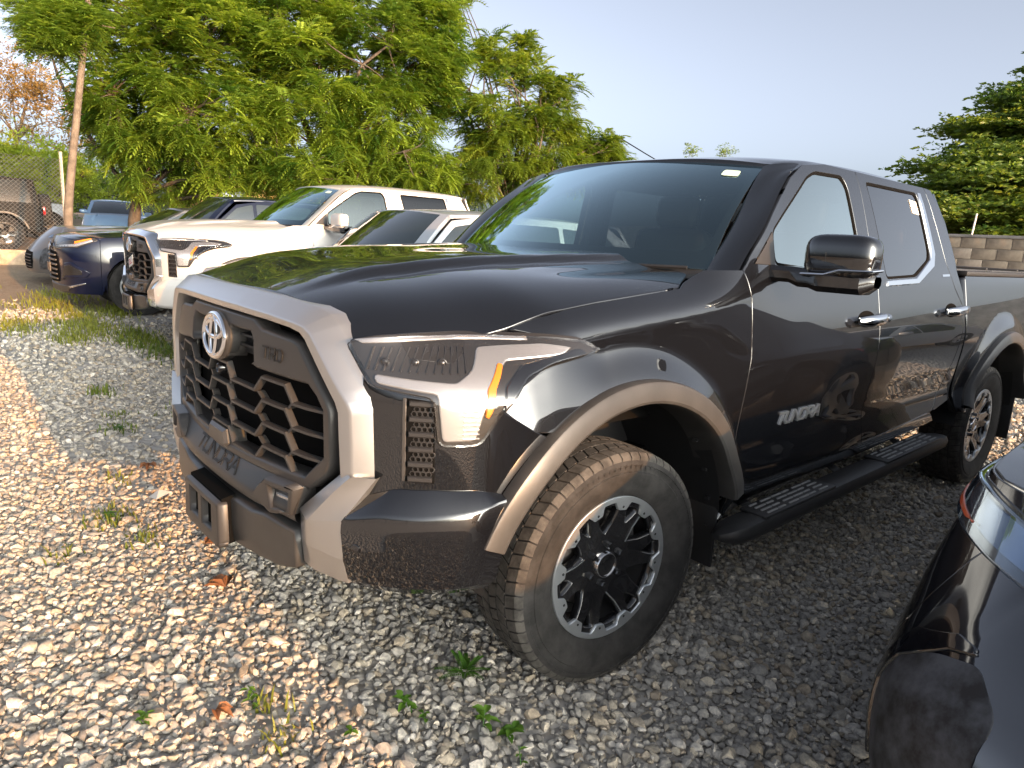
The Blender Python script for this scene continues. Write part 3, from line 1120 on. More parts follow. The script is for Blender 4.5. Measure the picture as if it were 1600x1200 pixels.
        g = G()
        for k in range(13):
            ss = .79 + .023 * k
            g.prism([(ss - .0016, 1.120), (ss + .0016, 1.120), (ss + .012, 1.178), (ss + .009, 1.178)], HLd, .006, .0125)
        o = g.build('lamp_fins', M_BLKPL, hl, smooth=0, flip=mi, fix=True)
        o['kind'] = 'stuff'
        for ss in (.835, .915, .995):
            g = G()
            p0, p1 = NOSE(ss, 1.142, .010), NOSE(ss, 1.142, .02)
            q = Vector((1, 0, 0)).rotation_difference(Vector(p1 - p0)).to_matrix().to_4x4()
            g.lathe([(-.004, .012), (.002, .012), (.003, .010), (.0, .009), (.003, .006), (.004, .001)], 18, M=Matrix.Translation(p0) @ q)
            g.build('projector', M_LAMPD, hl, smooth=40, flip=mi)
        g = G()
        for k in range(9):
            z = .955 + .012 * k
            g.prism([(1.052, z), (1.092, z + .001), (1.092, z + .004), (1.052, z + .003)], HLd, .012, .018)
        o = g.build('light_guide', M_CHROME, hl, smooth=0, flip=mi, fix=True)
        o['kind'] = 'stuff'
        panel('lamp_brow', [(.74, 1.192), (.80, 1.201), (.90, 1.207), (1.13, 1.207), (1.30, 1.205), (1.30, 1.196), (1.12, 1.196), (.9, 1.195), (.77, 1.184)], HL(.014), M_LAMPS, hl, res=.03, thick=.008, cham=.003, hint=hint_front, mirror=mi)
        am = [(1.170, 1.148), (1.184, 1.142), (1.138, 1.085), (1.126, 1.030), (1.114, 1.008), (1.106, 1.014), (1.115, 1.086)]
        panel('amber_reflector', rounded(am, .008, 3), HL(.021), M_AMBER, hl, res=.03, thick=.01, cham=.003, hint=hint_front, mirror=mi)
        panel('lamp_tail', rounded([(1.155, 1.018), (1.215, 1.088), (1.31, 1.135), (1.46, 1.162), (1.44, 1.176), (1.24, 1.140), (1.17, 1.09)], .008, 3), HL(.0175), M_GLOSSB, hl, res=.03, thick=.006, cham=.002, hint=hint_front, mirror=mi)
        panel('lamp_cover', rounded(inset(hl_out, .004), .02, 4), HL(.030), M_LENS, hl, res=.03 * rs, thick=.02, cham=.006, hint=hint_front, mirror=mi)
        # side vent
        vp = [(.908, .835), (.985, .832), (.978, 1.052), (.905, 1.058)]
        v = panel('side_vent', vp, NOSE.at(.003), M_VOID, T, res=.04, thick=.02, cham=.002, hint=hint_front, mirror=mi)
        for k in range(6):
            z = .845 + .040 * k
            g = G()
            g.prism([(.915, z - .007), (.978, z - .007), (.978, z + .007), (.915, z + .007)], NOSE, 0, .014, .003)
            g.build('vent_slat', M_BLKPL, v, smooth=20, flip=mi, fix=True)
        g = G()
        for k in range(5):
            for i in range(4):
                for j in range(2):
                    cx, cz = .927 + .014 * i + .007 * j, .858 + .04 * k + .013 * j
                    ring = [(cx + .0075 * math.cos(R(a)), cz + .0075 * math.sin(R(a))) for a in range(0, 360, 60)]
                    for p, q in zip(ring, ring[1:] + ring[:1]):
                        g.prism(stroke_poly(p, q, .002), NOSE, 0, .006)
        o = g.build('vent_mesh', M_BLKPL, v, smooth=0, flip=mi, fix=True)
        o['kind'] = 'stuff'
        panel('vent_edge', [(.898, .835), (.909, .835), (.906, 1.058), (.895, 1.058)], NOSE.at(.005), M_FLARE, v, res=.05, thick=.01, cham=.003, hint=hint_front, mirror=mi)
    # ---- roof, glass, cowl
    rp = []
    hf = [(x, 1.0 + .10 * (x / .675)**2) for x in np.linspace(-.68, .68, 13)]
    rp = hf + [(.73, 1.135), (.780, 1.175), (.782, 1.6), (.782, 2.2), (.78, 2.60), (.74, 2.74), (.5, 2.80), (0, 2.82), (-.5, 2.80), (-.74, 2.74), (-.78, 2.60), (-.782, 2.2), (-.782, 1.6), (-.780, 1.175), (-.73, 1.135)]
    panel('roof', rp, RoofMap, P, T, res=.04 * rs, thick=.03, cham=.005, hint=(0, 0, 1))
    def wsmap(u, v):       # u across -1..1, v 0 bottom..1 top
        bx, by, bz = .798 * u, .375 + .235 * u**2, 1.406 + 0 * u
        tx, ty, tz = .674 * u, 1.004 + .10 * u**2, 1.860 - .034 * u**2
        b = .028 * 4 * v * (1 - v)
        return np.stack([bx + (tx - bx) * v, by + (ty - by) * v - b * .7, bz + (tz - bz) * v + b * .7], -1)
    ws = panel('windshield', [(-1, -.02), (1, -.02), (1, 1), (-1, 1)], wsmap, M_GLASS, T, res=.08, thick=.004, cham=.001, hint=(0, -1, .6))
    fr_o, fr_i = [(-.998, -.015), (.998, -.015), (.998, .995), (-.998, .995)], rounded([(-.955, .11), (.955, .11), (.96, .94), (-.96, .94)], .08)
    def wsin(u, v):
        return wsmap(u, v) + np.array([0, .006, -.004])
    panel('windshield_border', fr_o, wsin, M_VOID, ws, res=.08, thick=.002, cham=.001, hint=(0, -1, .6), holes=[fr_i])
    panel('windshield_tag', rounded([(.80, .845), (.90, .845), (.90, .915), (.80, .915)], .02), lambda u, v: wsmap(u, v) + np.array([0, -.003, .003]), M_STICK, ws, res=.05, thick=.001, cham=.001, hint=(0, -1, .6))
    panel('windshield_tag', [(-.06, .845), (.10, .845), (.08, .97), (-.04, .97)], lambda u, v: wsmap(u, v) + np.array([0, .012, -.008]), M_VOID, ws, res=.05, thick=.05, cham=.001, hint=(0, -1, .6)).name = 'sensor_pod'
    # cowl
    g = G()
    rows = []
    for t in np.linspace(0, 1, 8):
        row = []
        for x in np.linspace(-.92, .92, 31):
            ya = .31 + .24 * (min(abs(x), .80) / .8)**2
            a = np.array([x, min(ya + .02, .56), 1.372])
            b = np.array([x * (.80 / .92), .395 + .235 * (x / .92)**2, 1.400])
            row.append(a * (1 - t) + b * t)
        rows.append(row)
    g.grid(rows)
    g.build('cowl', M_BLKPL, T, smooth=50, fix=True)
    for sx in (-.35, .25):
        g = G()
        g.tube([(sx, .40, 1.385), (sx + .25, .425, 1.392), (sx + .5, .53, 1.398)], .008, 6)
        g.build('wiper', M_BLKPL, T)
    # sealing shells behind the gaps
    g = G()
    g.box((0, -.02, 1.02), (1.50, 1.05, .36))
    g.box((0, -.55, .80), (1.36, .36, .50))
    g.box((0, 2.2, .56), (1.30, 5.4, .22))
    g.box((0, 1.8, .63), (1.82, 2.3, .10))
    g.box((0, 4.05, .80), (1.30, 2.05, .1))
    g.build('underbody', M_VOID, T, smooth=0)
    g = G()
    for s_ in (1, -1):
        g.box((s_ * .885, 1.75, 1.0), (.03, 2.3, .74))
    g.box((0, 2.9, 1.05), (1.8, .04, .80))
    g.box((0, 1.75, .70), (1.76, 2.3, .04))
    g.box((0, .66, 1.02), (1.78, .04, .66))
    tub = g.build('cabin_floor', M_INT, T, smooth=0)
    # dashboard
    g = G()
    rows = []
    for y, z in ((.50, 1.36), (.68, 1.395), (.82, 1.40), (.93, 1.375), (.98, 1.30), (.96, 1.1), (.9, .9)):
        rows.append([(x, y - .02 * abs(x), z + (.022 * math.exp(-((x - .38) / .22)**2) if z > 1.25 else 0)) for x in np.linspace(-.84, .84, 21)])
    g.grid(rows)
    dash = g.build('dashboard', M_INT, T, smooth=50, fix=True)
    g = G()
    c = Vector((.38, 1.14, 1.27))
    tl = Matrix.Translation(c) @ Matrix.Rotation(R(-24), 4, 'X')
    g.tube([(.185 * math.cos(a), 0, .185 * math.sin(a)) for a in np.linspace(0, 2 * math.pi, 28)[:-1]], .016, 8, M=tl, closed=True)
    g.box((0, .02, 0), (.16, .06, .14), .03, M=None)
    for i in range(len(g.V) - 0):
        pass
    g2 = G()
    g2.tube([(.185 * math.cos(a), 0, .185 * math.sin(a)) for a in np.linspace(0, 2 * math.pi, 28)[:-1]], .016, 8, M=tl, closed=True)
    g2.box((.38, 1.15, 1.265), (.17, .07, .14), .03)
    g2.box((.38, 1.15, 1.27), (.34, .03, .035), .01)
    g2.build('steering_wheel', M_INT, dash, smooth=50)
    for sx in (.40, -.40):
        g = G()
        g.box((sx, 1.60, .98), (.54, .56, .18), .06)
        g.box((sx, 1.92, 1.26), (.54, .17, .66), .07, M=Matrix.Rotation(R(-12), 4, 'X'))
        st = g.build('front_seat', M_SEAT, T, smooth=50)
        g = G()
        g.box((sx, 1.99, 1.685), (.29, .11, .20), .05, M=Matrix.Rotation(R(-8), 4, 'X'))
        g.tube([(sx - .07, 1.97, 1.5), (sx - .07, 1.985, 1.62)], .008, 6)
        g.tube([(sx + .07, 1.97, 1.5), (sx + .07, 1.985, 1.62)], .008, 6)
        g.build('headrest', M_SEAT, st, smooth=50)
    g = G()
    g.box((0, 2.60, .98), (1.5, .5, .18), .06)
    g.box((0, 2.80, 1.24), (1.5, .14, .60), .06, M=Matrix.Rotation(R(-8), 4, 'X'))
    st = g.build('rear_seat', M_SEAT, T, smooth=50)
    for sx in (-.5, 0, .5):
        g = G()
        g.box((sx, 2.82, 1.60), (.27, .10, .15), .04)
        g.build('headrest', M_SEAT, st, smooth=50)
    # cab back
    def backmap(x, z):
        return np.stack([x, 2.80 + .13 * sst(1.85, 1.40, z) - .05 * np.abs(x)**3, z + 0 * x], -1)
    bw = rounded([(-.62, 1.46), (.62, 1.46), (.56, 1.80), (-.56, 1.80)], .05)
    cb = panel('cab_back', [(-.93, 1.40), (.93, 1.40), (.84, 1.70), (.77, 1.85), (.5, 1.885), (-.5, 1.885), (-.77, 1.85), (-.84, 1.70)], backmap, P, T, res=.08, thick=.02, hint=(0, 1, 0), holes=[bw])
    panel('rear_window', inset(bw, -.01), lambda x, z: backmap(x, z) + np.array([0, -.006, 0]), M_GLASSD, cb, res=.1, thick=.003, cham=.001, hint=(0, 1, 0))
    # bed cover and tail
    g = G()
    for y0, y1 in ((3.0, 3.68), (3.69, 4.36), (4.37, 5.06)):
        g.box((0, (y0 + y1) / 2, 1.430), (1.74, y1 - y0, .022), .006)
        g.box((0, y1 - .02, 1.446), (1.70, .03, .016), .004)
    g.build('bed_cover', M_FLARE, T)
    g = G()
    g.box((0, 5.09, 1.03), (1.86, .06, .76), .015)
    tg = g.build('tailgate', P, T)
    g = G()
    g.box((0, 5.20, .62), (1.86, .22, .20), .04)
    g.build('rear_bumper', FR, T)
    for sx in (-1, 1):
        g = G()
        g.box((sx * .95, 5.08, 1.12), (.08, .1, .42), .02)
        g.build('tail_light', M_RED, T)
    # ---- front: frame, grille, bumper
    path_o = [(0, 1.276), (.2, 1.276), (.40, 1.272), (.57, 1.258), (.630, 1.243), (.668, 1.220), (.712, 1.178), (.77, 1.108), (.815, 1.050), (.824, 1.02), (.828, .93), (.834, .815)]
    path_r = [(0, 1.226), (.2, 1.226), (.40, 1.220), (.53, 1.211), (.575, 1.205), (.605, 1.190), (.645, 1.150), (.71, 1.080), (.755, 1.032), (.768, 1.01), (.774, .92), (.776, .815)]
    path_i = [(0, 1.204), (.2, 1.204), (.38, 1.200), (.50, 1.193), (.545, 1.185), (.570, 1.170), (.605, 1.132), (.665, 1.065), (.703, 1.022), (.716, .995), (.720, .92), (.728, .815)]
    def dens(p):
        p = np.array(p)
        L = np.r_[0, np.cumsum(np.linalg.norm(np.diff(np.array(path_r), axis=0), axis=1))]
        t = np.unique(np.r_[L, np.linspace(0, L[-1], 30)])
        return np.stack([np.interp(t, L, p[:, 0]), np.interp(t, L, p[:, 1])], 1)
    po, pr, pi_ = dens(path_o), dens(path_r), dens(path_i)
    full = lambda p: np.vstack([p[:0:-1] * [-1, 1], p])
    po, pr, pi_ = full(po), full(pr), full(pi_)
    mix = lambda a, b, t: a * (1 - t) + b * t
    cols = [(pi_, -.06), (pi_, .018), (mix(pi_, pr, .08), .026), (mix(pi_, pr, .9), .036), (pr, .036), (mix(pr, po, .1), .033), (mix(pr, po, .94), -.006), (po, -.014), (po, -.06)]
    V = np.stack([NOSE(p[:, 0], p[:, 1], d) for p, d in cols], 1)
    g = G()
    g.grid(V)
    g.build('grille_frame', FR, T, smooth=32, fix=True)
    # dark well
    well = [(.0, .70), (.60, .72), (.72, .80), (.74, 1.02), (.60, 1.18), (.54, 1.215), (0, 1.225)]
    well = well + [(-a, b) for a, b in well[-2:0:-1]]
    panel('grille_well', well, NOSE.at(-.075), M_VOID, T, res=.08, thick=.005, hint=hint_front)
    sur = [(0, 1.196), (.275, 1.193), (.325, 1.168), (.50, 1.158), (.530, 1.150), (.565, 1.112), (.655, 1.015), (.672, .985), (.676, .845), (.655, .80), (.588, .745), (0, .722)]
    sur = sur + [(-a, b) for a, b in sur[-2:0:-1]]
    opn = [(.575, 1.046), (.612, 1.020), (.640, .985), (.644, .852), (.562, .776), (0, .752)]
    opn = opn + [(-a, b) for a, b in opn[-2::-1]]
    opn = [(-.36, 1.046), (-.30, 1.046), (.30, 1.046), (.36, 1.046)] + opn[:-1]
    slot = [(.105, 1.150), (.255, 1.150), (.275, 1.128), (.283, 1.066), (.262, 1.060), (.09, 1.060)]
    gr = panel('grille_surround', sur, NOSE.at(.014), M_PLAST, T, res=.035 * rs, thick=.06, cham=.009, hint=hint_front, holes=[opn, slot, mirror_s(slot)])
    g = G()
    for sg in (1, -1):
        for z in (1.122, 1.090):
            g.prism([(sg * .09, z - .004), (sg * .28, z - .004), (sg * .28, z + .004), (sg * .09, z + .004)], NOSE, -.05, -.02)
        g.prism([(sg * .085, 1.06), (sg * .17, 1.06), (sg * .17, 1.15), (sg * .085, 1.15)], NOSE, -.06, -.045)
    g.build('grille_bar', M_BLKPL, gr, smooth=0, fix=True)
    # honeycomb bars
    def ribbon(g, path, hw, d0, d1):
        P_ = np.array(path, float)
        n = len(P_)
        Lf, Rt = [], []
        for i in range(n):
            e0 = P_[i] - P_[i - 1] if i else P_[1] - P_[0]
            e1 = P_[i + 1] - P_[i] if i < n - 1 else e0
            e0, e1 = e0 / np.linalg.norm(e0), e1 / np.linalg.norm(e1)
            n0, n1 = np.array([-e0[1], e0[0]]), np.array([-e1[1], e1[0]])
            b = n0 + n1
            b /= np.linalg.norm(b)
            b /= max(.5, b @ n0)
            Lf.append(P_[i] + b * hw)
            Rt.append(P_[i] - b * hw)
        Lf, Rt = np.array(Lf), np.array(Rt)
        c = (Lf + Rt) / 2
        k = .55
        cols_ = [(Lf, d0), (Lf, d1 - .010), (c + (Lf - c) * k, d1), (c + (Rt - c) * k, d1), (Rt, d1 - .010), (Rt, d0)]
        V_ = np.stack([NOSE(p[:, 0], p[:, 1], d) for p, d in cols_], 1)
        g.grid(V_)
    for r_ in range(4):
        hi, lo = 1.022 - .071 * r_, .975 - .071 * r_
        half = [(0, hi), (.072, hi), (.106, lo), (.19, lo + .001), (.280, lo), (.330, hi), (.395, hi), (.462, hi), (.502, lo), (.57, lo), (.646, lo + .003)]
        if r_ == 3:
            half = half[:-2] + [(.545, lo)]
        full_ = [(-a, b) for a, b in half[:0:-1]] + half
        g = G()
        ribbon(g, full_, .0070, -.010, .009)
        g.build('grille_bar', M_PLAST, gr, smooth=25, fix=True)
        if r_ < 3:
            for s0, s1 in ((.098, .080), (.290, .322), (.490, .470)):
                for sg in (1, -1):
                    g = G()
                    g.prism([(sg * (s0 - .006), lo - .002), (sg * (s0 + .006), lo - .002), (sg * (s1 + .006), hi - .071 + .003), (sg * (s1 - .006), hi - .071 + .003)], NOSE, -.020, .002)
                    g.build('grille_link', M_PLAST, gr, smooth=0, fix=True)
    # sensor block and camera
    g = G()
    g.prism([(-.075, .738), (.075, .738), (.085, .755), (.07, .800), (-.07, .800), (-.085, .755)], NOSE, -.05, .024, .010)
    g.build('sensor_block', M_FLARE, gr, smooth=20, fix=True)
    g = G()
    q = Matrix.Translation(NOSE(0., .994, -.004)) @ Matrix.Rotation(R(-90), 4, 'Z')
    g.lathe([(-.03, .020), (.012, .018), (.018, .013), (.012, .008), (.013, .001)], 16, M=q)
    g.build('front_camera', M_GLOSSB, gr, smooth=40)
    # emblem
    em_c = 1.105
    def ell(a, b, cz, d, n=40, t0=0, t1=360):
        t = np.radians(np.linspace(t0, t1, n))
        if t1 - t0 == 360:
            t = t[:-1]
        return NOSE(a * np.cos(t), cz + b * np.sin(t), d)
    g = G()
    t = np.radians(np.linspace(0, 360, 41)[:-1])
    g.prism(np.stack([.112 * np.cos(t), em_c + .080 * np.sin(t)], 1), NOSE, -.02, .020, .008)
    emb = g.build('emblem', M_FLARE, gr, smooth=30, fix=True)
    for nm, a, b, cz, r_, d in (('emblem_ring', .098, .068, em_c, .0105, .026), ('emblem_ring', .074, .028, em_c + .022, .0085, .026), ('emblem_ring', .027, .064, em_c, .0085, .028)):
        g = G()
        g.tube(ell(a, b, cz, d), r_, 8, closed=True, sq=(1, .7))
        g.build(nm, M_CHROME, gr, smooth=60)
    # TRD lettering
    g = G()
    lettering(g, 'TRD', .345, .455, 1.088, 1.120, .0048, NOSE, .010, .0165, slant=.1, gap=.3)
    g.build('grille_lettering', M_ENGR, gr, smooth=0, fix=True)
    # bumper skid with lettering
    rows = []
    ss = np.linspace(-.56, .56, 33)
    prof = [(.742, -.05), (.738, -.012), (.732, .004), (.678, .036), (.668, .040), (.655, .041), (.640, .038), (.632, .030), (.628, -.03)]
    for z, d in prof:
        rows.append(NOSE(ss, z + .035 * sst(.30, .5, np.abs(ss)) * (1 if z > .70 else .3) + 0 * ss, d))
    g = G()
    g.grid(rows)
    sk = g.build('bumper_skid', M_PLAST, T, smooth=26, fix=True)
    g = G()
    def skid_fn(u, v, d):
        tt = (np.asarray(v) - .678) / (.732 - .678)
        return NOSE(u, v + d * .8, .036 + (.004 - .036) * tt + d * .6)
    lettering(g, 'TUNDRA', -.185, .185, .684, .722, .0075, skid_fn, -.002, .0022, gap=.22)
    g.build('bumper_lettering', M_ENGR, sk, smooth=0, fix=True)
    for mi in both:
        fo = [(.335, .672), (.415, .742), (.565, .752), (.553, .665), (.44, .640)]
        fh = [(.435, .722), (.538, .728), (.532, .672), (.452, .662)]
        pod = panel('fog_lamp_pod', fo, NOSE.at(.052), M_PLAST, T, res=.04, thick=.09, cham=.007, hint=hint_front, holes=[fh], mirror=mi)
        g = G()
        g.prism(inset(fh, -.004), NOSE, .008, .012)
        g.build('lamp_well', M_VOID, pod, smooth=0, flip=mi, fix=True)
        g = G()
        g.prism([(.452, .705), (.536, .710), (.534, .695), (.454, .690)], NOSE, .01, .034, .004)
        g.prism([(.458, .686), (.53, .690), (.528, .680), (.46, .676)], NOSE, .01, .028, .003)
        g.build('fog_lamp', M_LAMPS, pod, smooth=20, flip=mi, fix=True)
    # lower valance
    val = [(0, .590), (.30, .598), (.38, .612), (.55, .612), (.556, .50), (.45, .47), (.2, .440), (0, .435)]
    val = val + [(-a, b) for a, b in val[-2:0:-1]]
    def valmap(u, v):
        return NOSE(u, v, .036 - .6 * np.clip(.50 - v, 0, 1)**1.5)
    vl = panel('lower_valance', val, valmap, M_FLARE, T, res=.04 * rs, thick=.05, cham=.008, hint=hint_front)
    bk = [(0, .46), (.6, .50), (.74, .55), (.74, .80), (.6, .76), (0, .74)]
    bk = bk + [(-a, b) for a, b in bk[-2:0:-1]]
    panel('bumper_beam', bk, NOSE.at(-.03), M_VOID, T, res=.08, thick=.03, hint=hint_front)
    # plate bracket
    outr = [(-.165, .430), (.165, .430), (.172, .450), (.165, .585), (-.165, .585), (-.172, .45)]
    h1 = [(-.105, .475), (-.022, .475), (-.022, .560), (-.105, .560)]
    h2 = [(.022, .475), (.105, .475), (.105, .560), (.022, .560)]
    br = panel('plate_bracket', rounded(outr, .012, 3), lambda u, v: NOSE(u, v, .085), M_PLAST, T, res=.04, thick=.028, cham=.008, hint=hint_front, holes=[h1, h2])
    g = G()
    g.prism([(-.155, .44), (.155, .44), (.155, .605), (-.155, .605)], lambda u, v, d: NOSE(u, v - .3 * np.clip(np.asarray(d) - .03, 0, 1), d), .02, .066)
    g.build('bracket_back', M_VOID, br, smooth=0, fix=True)
    # ---- wheels
    make_wheel(T, (.855, 0, .41), -steer, False, 'truck', R(7))
    make_wheel(T, (-.835, 0, .41), -steer, True, 'truck')
    make_wheel(T, (.855, 3.70, .41), 0, False, 'truck')
    make_wheel(T, (-.835, 3.70, .41), 0, True, 'truck')
    return T

truck = pickup((0, 0, 0), 0, 'black crew cab pickup truck with silver grille frame in the foreground', 'pickup trucks with honeycomb grilles', {'paint': M_BLACK, 'frame': M_SATIN}, steer=R(5))
# ------------------------------------------------------------------ generic car / suv
def gz(x, y=0):
    t = np.maximum(0, -np.asarray(x, float) - 2.5)
    return .026 * t * t / (t + 1.0)

class Car:
    def __init__(s, sp):
        s.sp = sp
        W = s.W = sp['W']
        s.prof = table(sp['prof'], sm=6)
        s.N = Plan(sp['plan'], lambda u, z: s.prof(z) * (1 - sp.get('relax', 0) * sst(.85, 1.5, u)))
        s.zc = table(sp['zc'], sm=10)
        half = s.N.S >= 0
        s.hs, s.hy, s.hx = s.N.S[half], s.N.D[half, 1], s.N.D[half, 0]
        s.xb, s.zb, s.tum = sp['belt']          # half width, height, lean per metre
        s.bow = sp.get('bow', .15)
    def sy(s, y):
        return np.interp(y, s.hy, s.hs)
    def Z(s, x, y):
        t = np.abs(x) / s.W
        return s.zc(y - s.bow * t**2) - s.sp['crown'] * t**s.sp.get('cp', 3.0)
    def TopMap(s, x, y):
        return np.stack([x, y + 0 * x, s.Z(x, y)], -1)
    def ztop(s, u):
        p = s.N(u, .7 + 0 * np.asarray(u, float))
        z = s.Z(p[..., 0], p[..., 1])
        for _ in range(3):
            p = s.N(u, z)
            z = s.Z(p[..., 0], p[..., 1])
        return z
    def SG(s, d=0.):
        def f(y, z):
            h = z - s.zb
            x = s.xb - s.tum * h - .12 * np.clip(h, 0, 1)**2 + d - .03 * np.clip((y - s.sp['roof'][1]) / .8, 0, 1)**2
            return np.stack([x + 0 * y, y + 0 * z, z + 0 * y], -1)
        return f

def make_car(sp, name, label, cat, loc, rz, group, paint, glass=M_GLASSO, res=.07, details=None, both_wheels=True, cabin=True):
    T = thing(name, label, cat, loc, rz, group)
    c = Car(sp)
    N, W = c.N, c.W
    yr, Rw = sp['wb'], sp.get('R', .335)
    both = (False, True)
    zb = sp['zbot']
    arch = sp.get('arch', Rw + .055)
    yf0, yd0, yd1, yd2 = sp['cuts']           # bumper|fender, fender|door, door|door, door|quarter
    ytail = sp['plan'][-1][1]
    def top(y0, y1, n=14):
        ss = np.linspace(c.sy(y0), c.sy(y1), n)
        return [(a, float(z) - .004) for a, z in zip(ss, c.ztop(ss))]
    def archpts(yc, y0, y1):
        """bottom edge between y0 and y1 (decreasing y), cut by the wheel arch"""
        pts = []
        for a in np.linspace(-40, 220, 40):
            y, z = yc + arch * math.cos(R(a)), Rw + arch * math.sin(R(a))
            if z > zb and y0 < y < y1:
                pts.append((float(c.sy(y)), z))
        return pts
    def skirt(y0, y1):
        low = []
        for y in np.linspace(y1, y0, 12):
            z = zb
            for yc in (0, yr):
                if abs(y - yc) < arch:
                    z = max(z, Rw + math.sqrt(arch**2 - (y - yc)**2))
            low.append((y, z))
        # add arch corners
        ex = []
        for yc in (0, yr):
            h = math.sqrt(max(0, arch**2 - (zb - Rw)**2))
            for a in np.linspace(math.degrees(math.atan2(zb - Rw, h)), 180 - math.degrees(math.atan2(zb - Rw, h)), 26):
                y = yc + arch * math.cos(R(a))
                if y0 < y < y1:
                    ex.append((y, Rw + arch * math.sin(R(a))))
            for sg in (1, -1):
                if y0 < yc + sg * h < y1:
                    ex.append((yc + sg * (h + .002), zb))
        low = [p for p in low if not any(abs(p[0] - yc) < arch for yc in (0, yr))] + ex + [p for p in low if p[0] in (y0, y1) and any(abs(p[0] - yc) < arch for yc in (0, yr))]
        low = sorted(set(low), key=lambda p: -p[0])
        return [(float(c.sy(y)), z) for y, z in low]
    hint = lambda X: np.stack([X[:, 0], .25 * (X[:, 1] - yr * .5), 0 * X[:, 0]], -1)
    g_ = .004
    # front and rear bumper across both sides
    def ends(y0, front):
        if front:
            ss = np.linspace(0, c.sy(y0), 16)
        else:
            ss = np.linspace(c.sy(y0), c.hs[-1], 16)
        up = [(a, float(z) - .004) for a, z in zip(ss, c.ztop(ss))]
        return ss, up
    ss, up = ends(yf0, True)
    low = [p for p in skirt(-9, yf0) if True]
    lowpts = [(a, zb) for a in ss]
    poly = [(-a, z) for a, z in up[:0:-1]] + up
    edge = [(float(c.sy(yf0)), zz) for _, zz in [skirt(yf0 - 1e-3, yf0)[0]]]
    lowr = [q for q in skirt(sp['plan'][0][1] + .02, yf0)]
    lo_half = [(q[0], q[1]) for q in lowr if q[0] > .05]
    poly = poly + lo_half + [(-a, z) for a, z in lo_half[::-1]]
    fb = panel('front_bumper', poly, N.at(0), paint, T, res=res, thick=.03, cham=.003, hint=lambda X: np.stack([X[:, 0], X[:, 1] - .6, 0 * X[:, 0]], -1))
    for mi in both:
        for nm, y0, y1 in (('front_fender', yf0, yd0), ('front_door', yd0, yd1), ('rear_door', yd1, yd2), ('rear_quarter', yd2, sp['tailcut'])):
            a = top(y0 + g_, y1 - g_)
            b = skirt(y0 + g_, y1 - g_)
            panel(nm, a + b, N.at(0), paint, T, res=res, thick=.04, cham=.003, hint=(1, 0, 0), mirror=mi)
    ss2, up2 = ends(sp['tailcut'] + g_, False)
    S1 = c.hs[-1]
    rp = [(a, z) for a, z in up2] + [(2 * S1 - a, z) for a, z in up2[-2::-1]] + [(2 * S1 - a, zb + .05) for a in ss2[:-1]] + [(a, zb + .05) for a in ss2[::-1]]
    # rear (both halves as two panels)
    for mi in both:
        rq = [(a, z) for a, z in up2] + [(a, zb + .05) for a in ss2[::-1]]
        panel('rear_bumper', rq, N.at(0), paint, T, res=res, thick=.03, cham=.002, hint=lambda X: np.stack([X[:, 0], X[:, 1] - yr * .6, 0 * X[:, 0]], -1), mirror=mi)
    # hood
    yw = sp['ws'][0][0]
    ss = np.linspace(0, c.sy(sp['ws'][2]), 24)
    e = N(ss, c.ztop(ss))
    hp = [(x, y) for x, y, z in e[:-1]] + [(e[-1][0], sp['ws'][2]), (.5 * W, (yw + sp['ws'][2]) / 2 - .02), (.2 * W, yw - .03), (0, yw - .03)]
    hp = hp[1:] if abs(hp[0][0]) < 1e-6 else hp
    hp = [(0., float(e[0][1]))] + hp
    full = hp + [(-x, y) for x, y in hp[-2:0:-1]]
    full = [p for i, p in enumerate(full) if i == 0 or math.hypot(p[0] - full[i - 1][0], p[1] - full[i - 1][1]) > 2e-3]
    panel('hood', inset(full, .002), c.TopMap, paint, T, res=res, thick=.025, cham=.004, hint=(0, 0, 1))
    if cabin:
        (yb, zwb), (yt, zwt), yside = sp['ws']
        yr0, yr1, zr = sp['roof']           # header y, rear y, height
        xr = float(c.SG()(np.array([1.0]), np.array([zr - .05]))[0, 0])
        xbw = c.xb - .03
        def ws(u, v):
            bx, by, bz = xbw * u, yb + (yside - yb) * u**2, zwb - .02 * u**2
            tx, ty, tz = (xr - .03) * u, yt + .10 * u**2, zwt - .03 * u**2
            q = .02 * 4 * v * (1 - v)
            return np.stack([bx + (tx - bx) * v, by + (ty - by) * v - q, bz + (tz - bz) * v + q], -1)
        panel('windshield', [(-.93, 0), (.93, 0), (.93, 1), (-.93, 1)], ws, glass, T, res=.12, thick=.004, cham=.001, hint=(0, -1, .6))
        for mi in both:
            panel('windshield_pillar', [(.92, -.02), (1.06, -.03), (1.06, 1.02), (.92, 1)], lambda u, v: ws(u, v) + np.array([0, 0, .004]), paint, T, res=.12, thick=.04, cham=.006, hint=(.4, -1, .6), mirror=mi)
            sidep, wins = sp['side_win']
            panel('cabin_side', sidep, c.SG(), paint, T, res=res * 1.4, thick=.03, cham=.005, hint=(1, 0, .3), mirror=mi)
            for w_ in wins:
                panel('window_glass', rounded(w_, .03), c.SG(.004), glass, T, res=.12, thick=.004, cham=.002, hint=(1, 0, .3), mirror=mi)
            g = G()
            m = sp['mirror']
            for v in range(1):
                rows = []
                for ph in np.linspace(-90, 90, 9):
                    row = []
                    for th in np.linspace(0, 360, 17):
                        p = lambda q, e_: math.copysign(abs(q)**e_, q)
                        row.append((m[0] + .10 * p(math.cos(R(th)), .6) * p(math.cos(R(ph)), .6), m[1] + .055 * p(math.sin(R(th)), .7) * p(math.cos(R(ph)), .6), m[2] + .065 * p(math.sin(R(ph)), .7)))
                    rows.append(row)
                g.grid(rows)
            g.box((m[0] - .12, m[1] + .01, m[2] - .04), (.14, .05, .05), .01)
            g.build('side_mirror', paint, T, smooth=60, flip=mi, fix=True)
